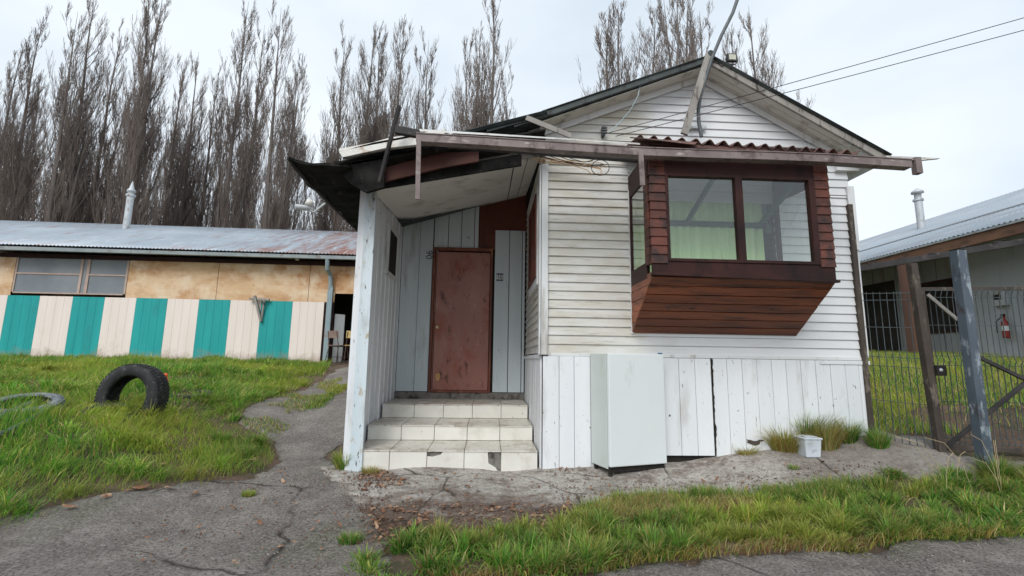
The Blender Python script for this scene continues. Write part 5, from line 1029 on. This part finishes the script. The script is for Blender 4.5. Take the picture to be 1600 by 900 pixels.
blades('lawn_grass', np.stack([x,y,Z-.01],1), hgt*rng.uniform(.8,1.7,n)*1.35, az, np.clip(rng.normal(1.05,.32,n),.1,1.7), np.clip(.0045*D_/4,.004,.015)*rng.uniform(.7,1.3,n), (lambda c: c*(1-np.exp(-de/.35)[:,None]*.75)+np.array([.40,.38,.11])*np.exp(-de/.35)[:,None]*.75)(colours(x,y,11,(26,32,20,12,8,6,3))*1.25), 'long wind combed green grass covering the bank below the striped shed', 'grass', kind='stuff')
lc = rng.uniform(0,1,1)
x, y, a, r, k = clumped(lawn, 1500, 110, .085); D_ = np.hypot(x, y); kp = (rng.uniform(0,1,len(x)) < np.clip((6/D_)**1.2,.2,1)); x, y, a, r, k, D_ = x[kp], y[kp], a[kp], r[kp], k[kp], D_[kp]; n = len(x); Z = hz(x,y); scl = rng.uniform(.5,1.15,k.max()+1)[k]; side = R(-35)+rng.normal(0,.35,k.max()+1)[k]
az = np.where(rng.uniform(0,1,n) < .45, a, side+rng.normal(0,.4,n))
blades('tufted_grass', np.stack([x,y,Z-.005],1), rng.uniform(.13,.27,n)*scl, az, np.clip(.6+r*5+rng.normal(.85,.3,n),.05,2.1), np.clip(.0055*D_/4.5,.0045,.013)*rng.uniform(.7,1.2,n), colours(x,y,11,(24,30,22,12,8,6,2),k)*1.3, 'longer flopped tufts of bright green grass across the bank by the tyres', 'grass', kind='stuff')
mz = pxpoly([(382,640),(450,616),(500,598),(535,590),(530,606),(500,622),(478,645),(455,668),(425,690),(378,664)]); x, y = scatter(mz, 9000); kp = vnoise(x,y,6,31)+.3*vnoise(x,y,15,32) > -.1; x, y = x[kp], y[kp]; n = len(x)
blades('sparse_grass', np.stack([x,y,hz(x,y)],1), rng.uniform(.02,.07,n), rng.uniform(0,6.28,n), np.clip(rng.normal(1.1,.3,n),.3,1.7), rng.uniform(.004,.008,n), colours(x,y,31,(8,10,12,8,14,20,14)), 'sparse short grass and straw growing through the gravelly left edge of the path', 'grass', kind='stuff')
ln = [G(px_, py_) for px_, py_ in ((488,637),(505,626),(522,614),(545,604))]; x = np.concatenate([rng.normal(a.x+(b.x-a.x)*t_, .05, 60) for a, b in zip(ln[:-1], ln[1:]) for t_ in np.linspace(0,1,12)]); y = np.concatenate([rng.normal(a.y+(b.y-a.y)*t_, .08, 60) for a, b in zip(ln[:-1], ln[1:]) for t_ in np.linspace(0,1,12)]); n = len(x)
blades('crack_grass', np.stack([x,y,hz(x,y)],1), rng.uniform(.03,.09,n), rng.uniform(0,6.28,n), np.clip(rng.normal(.9,.3,n),.3,1.7), rng.uniform(.005,.009,n), colours(x,y,33,(14,16,14,8,14,10,6)), 'line of low grass rooted in the seam of the path near the shed door', 'grass', kind='stuff')
# verge in front
verge = pxpoly([(555,915),(572,868),(640,845),(700,836),(800,832),(850,828),(900,815),(1000,808),(1080,790),(1180,785),(1300,778),(1380,752),(1410,738),(1470,742),(1530,748),(1600,738)]) + [(6.5,4.0),(7,3.0)] + pxpoly([(1600,836),(1400,848),(1200,864),(1000,881),(860,896),(700,915),(600,935)])
x, y, a, r, k = clumped(verge, 820, 150, .055); n = len(x); scl = rng.uniform(.45,1.1,k.max()+1)[k]; Z = hz(x,y)
az = np.where(rng.uniform(0,1,n) < .75, a, R(-70)+rng.normal(0,.8,n))
blades('verge_grass', np.stack([x,y,Z-.005],1), rng.uniform(.08,.175,n)*scl*(1+.35*vnoise(x,y,4,21)), az, np.clip(.25+r*7+rng.normal(.7,.45,n),.05,2.3), rng.uniform(.0055,.0105,n), colours(x,y,13,(28,28,12,24,5,7,6),k)*1.15, 'thick tufty grass verge between the broken pavement and the road', 'grass', kind='stuff')
fr_ = pxpoly([(1600,826),(1400,838),(1200,854),(1000,870),(860,886),(700,905),(690,930),(860,905),(1000,888),(1200,870),(1400,853),(1600,841)])
x, y = scatter(fr_, 16000); n = len(x)
blades('dead_grass', np.stack([x,y,hz(x,y)+.012],1), rng.uniform(.04,.12,n), R(-80)+rng.normal(0,.9,n), np.clip(rng.normal(1.3,.25,n),.6,1.8), rng.uniform(.003,.006,n), colours(x,y,17,(2,3,4,3,16,34,44)), 'dead brown and straw coloured grass along the road edge of the verge', 'grass', kind='stuff')
# thin growth and dead thatch on the bare band above the verge
band = pxpoly([(900,800),(960,782),(1080,775),(1200,768),(1330,758),(1380,750),(1330,782),(1180,790),(1080,795),(960,812)])
x, y, a, r, k = clumped(band, 420, 45, .045); n = len(x); Z = hz(x,y)
x2, y2 = scatter(pxpoly([(920,800),(960,786),(1080,790),(1180,785),(1180,800),(1080,812),(960,815)]), 7000); n2 = len(x2)
blades('straw_mat', np.stack([x2,y2,hz(x2,y2)+.006],1), rng.uniform(.04,.13,n2), rng.uniform(0,6.28,n2), np.clip(rng.normal(1.4,.15,n2),.8,1.8), rng.uniform(.003,.006,n2), colours(x2,y2,18,(1,1,2,1,10,50,40)), 'flattened orange brown straw between the pavement and the verge', 'dead grass', kind='stuff')
blades('band_grass', np.stack([x,y,Z-.002],1), rng.uniform(.05,.12,n), a, np.clip(rng.normal(.9,.4,n),.1,1.8), rng.uniform(.003,.005,n), colours(x,y,14,(18,20,14,14,10,12,8)), 'thin weedy grass along the pavement edge in front of the house', 'grass', kind='stuff')
# yard behind the fence
yard = [(4.1,5.0),(7.0,4.9),(8.8,5.4),(9.9,9),(9.9,15),(4.0,15),(4.0,7)]
x, y = scatter(yard, 110000); gb = G(1570,662); b_ = ((x-gb.x-.3)/1.3)**2+((y-gb.y)/.7)**2+.5*vnoise(x,y,5,8) < 1; k = ~(b_ & (rng.uniform(0,1,len(x)) < .93)); x, y = x[k], y[k]; n = len(x)
blades('yard_grass', np.stack([x,y,hz(x,y)-.01],1), rng.uniform(.06,.16,n), rng.uniform(0,6.28,n), np.clip(rng.normal(.9,.4,n),.1,1.7), rng.uniform(.006,.011,n), colours(x,y,15,(10,20,30,5,24,16,3))*1.15, 'yellow green rough grass in the yard behind the wire fence', 'grass', kind='stuff')
# single tufts
def tuft(px, py, lab, R_=.10, L=.22, n=420, dry=0, cl='grass_tuft', lean=.75):
    g = G(px, py); a = rng.uniform(0,6.28,n); r = R_*np.sqrt(rng.uniform(0,1,n))*.6; x = g.x+r*np.cos(a); y = g.y+r*np.sin(a)*.8
    p = (22,26,12,20,8,8,4) if not dry else (2,4,6,2,18,40,28)
    blades(cl, np.stack([x,y,hz(x,y)-.005],1), rng.uniform(.45,1.1,n)*L, a, np.clip(rng.normal(lean,.35,n)+r/R_*.5,.05,1.9), rng.uniform(.0035,.006,n), colours(x,y,16,p), lab, 'grass tuft', 'grass tufts', loc=(g.x, g.y, g.z))
tuft(538,733,'dark green tuft at the foot of the pale blue porch post', .14, .22, 700)
tuft(580,742,'dry brown tuft beside the lowest porch step', .12, .10, 300, 1)
tuft(1262,690,'large green tuft against the white skirting behind the plastic tub', .30, .40, 2000)
tuft(1228,700,'dry straw tuft left of the plastic tub', .34, .34, 2400, 1, lean=1.2)
tuft(1292,700,'straw coloured tuft drooping right of the plastic tub', .18, .36, 1100, 1)
tuft(1326,690,'green tuft by the skirting near the rusty corner post', .13, .28, 600)
tuft(1372,697,'low weedy tuft at the foot of the rusty corner post', .16, .20, 600)
tuft(1100,782,'green tuft alone on the pavement edge right of the refrigerator', .13, .14, 600)
tuft(1240,735,'very small tuft on the bare concrete below the plastic tub', .07, .06, 150)
tuft(880,718,'thin dry weed at the skirting left of the refrigerator', .10, .26, 40, 1, 'weed', .6)
tuft(865,722,'tiny brown weed beside the bottom step corner', .07, .10, 60, 1, 'weed', .7)
tuft(1165,708,'flat dry straw along the skirting below the chipped plank', .18, .14, 400, 1, lean=1.4)
tuft(402,695,'round yellow green tuft on the path edge, upper of two', .13, .14, 500)
tuft(380,715,'wide yellow green tuft on the path edge, lower of two', .16, .15, 600)
tuft(345,690,'mixed green tuft on the lawn edge left of the path', .14, .15, 500)
tuft(388,775,'small isolated yellowish tuft on the asphalt', .08, .06, 250)
tuft(548,848,'small leafy tuft where the asphalt meets the verge', .12, .07, 350)
tuft(1560,748,'bushy yellowish tuft at the foot of the blue post', .15, .22, 700)
# tall seed stalks by the gate
def stalk(mb, pts, r=.0022): mb.tube(pts, r, 4, False)
mb = MB(); g = G(1500,770)
for k in range(9):
    a = Vector((random.uniform(-.25,.35), random.uniform(-.15,.15), 0)); tpz = random.uniform(.25,.5); dx = random.uniform(-.3,.1)
    stalk(mb, [a, a+Vector((dx*.2,0,tpz*.5)), a+Vector((dx*.7,0,tpz*.9)), a+Vector((dx*1.3,0,tpz))]); 
o = mb.build('seed_stalks', M('straw', (.42,.33,.18), (.5,.4,.25), 9, .8, bmp=0)); o.location = g; tag(o, 'pale dry seed stalks leaning in front of the wire gate', 'dry stalks')

# fallen leaves, crumbs and stones
def litter(name, polys, n, s0, s1, mat, lab, cat, flat=True):
    V = []; Fc = []
    for P, f in polys:
        x, y = scatter(P, int(n*f)); z = hz(x, y)+.016
        for a, b, c in zip(x, y, z):
            s = random.uniform(s0, s1); t = random.uniform(0, 6.28); B = len(V); m_ = 6
            tx, ty = random.gauss(0,.28), random.gauss(0,.28); ca, sa = math.cos(t), math.sin(t)
            for k in range(m_):
                q = 2*math.pi*k/m_; lx = s*math.cos(q)*random.uniform(.8,1.2); ly = s*.55*math.sin(q)*random.uniform(.7,1.2); V.append((a+lx*ca-ly*sa, b+lx*sa+ly*ca, c+lx*tx+ly*ty+(.3*s*abs(math.cos(q)) if flat else 0)))
            if flat: Fc.append(tuple(range(B, B+m_)))
            else: V.append((a, b, c+s*.7)); V.append((a, b, c-s*.2)); Fc += [(B+k, B+(k+1) % m_, B+m_) for k in range(m_)]
    mb = MB(); mb.v = V; mb.f = Fc; mb.sm = [False]*len(Fc); return tag(mb.build(name, mat), lab, cat, kind='stuff')
dirt = pxpoly([(560,790),(700,790),(900,790),(1080,770),(1100,800),(900,830),(700,845),(560,860)]); apron = pxpoly([(560,745),(900,745),(1060,745),(1300,720),(1380,735),(1250,765),(900,790),(600,795)])
pathp = pxpoly([(100,880),(300,770),(440,730),(540,740),(550,860),(500,895)]); wallf = pxpoly([(850,732),(920,732),(920,745),(850,745)]); cor = pxpoly([(560,735),(600,735),(640,760),(560,770)])
litter('fallen_leaves', [(dirt,1.0),(apron,.3),(pathp,.12),(wallf,.04),(cor,.3)], 900, .008, .026, m_leaf, 'brown fallen leaves scattered over the broken pavement and path', 'fallen leaves')
litter('soil_crumbs', [(dirt,1.0),(cor,.35),(pxpoly([(850,760),(1100,755),(1380,725),(1380,745),(1100,785),(880,800)]),.5),(pathp,.25),(pxpoly([(540,735),(600,740),(640,860),(560,890),(530,800)]),.6)], 2600, .003, .011, M('dark_brown_crumb', (.06,.032,.02), (.15,.08,.05), 20, .95, bmp=0), 'dark brown soil crumbs and broken leaves strewn on the paving', 'soil crumbs', False)
litter('loose_gravel', [(dirt,.6),(apron,.5),(pathp,.5),(pxpoly([(900,898),(1250,868),(1600,842),(1600,890),(1000,899)]),.25)], 1500, .003, .010, m_stone, 'loose pebbles and crumbs scattered on the pavement, path and road', 'gravel', False)
lawn_l = pxpoly([(100,800),(250,700),(330,690),(420,730),(300,780)]); litter('curled_leaves', [(lawn_l,1)], 40, .02, .05, m_leaf, 'larger curled leaves lying at the lawn edge', 'fallen leaves')
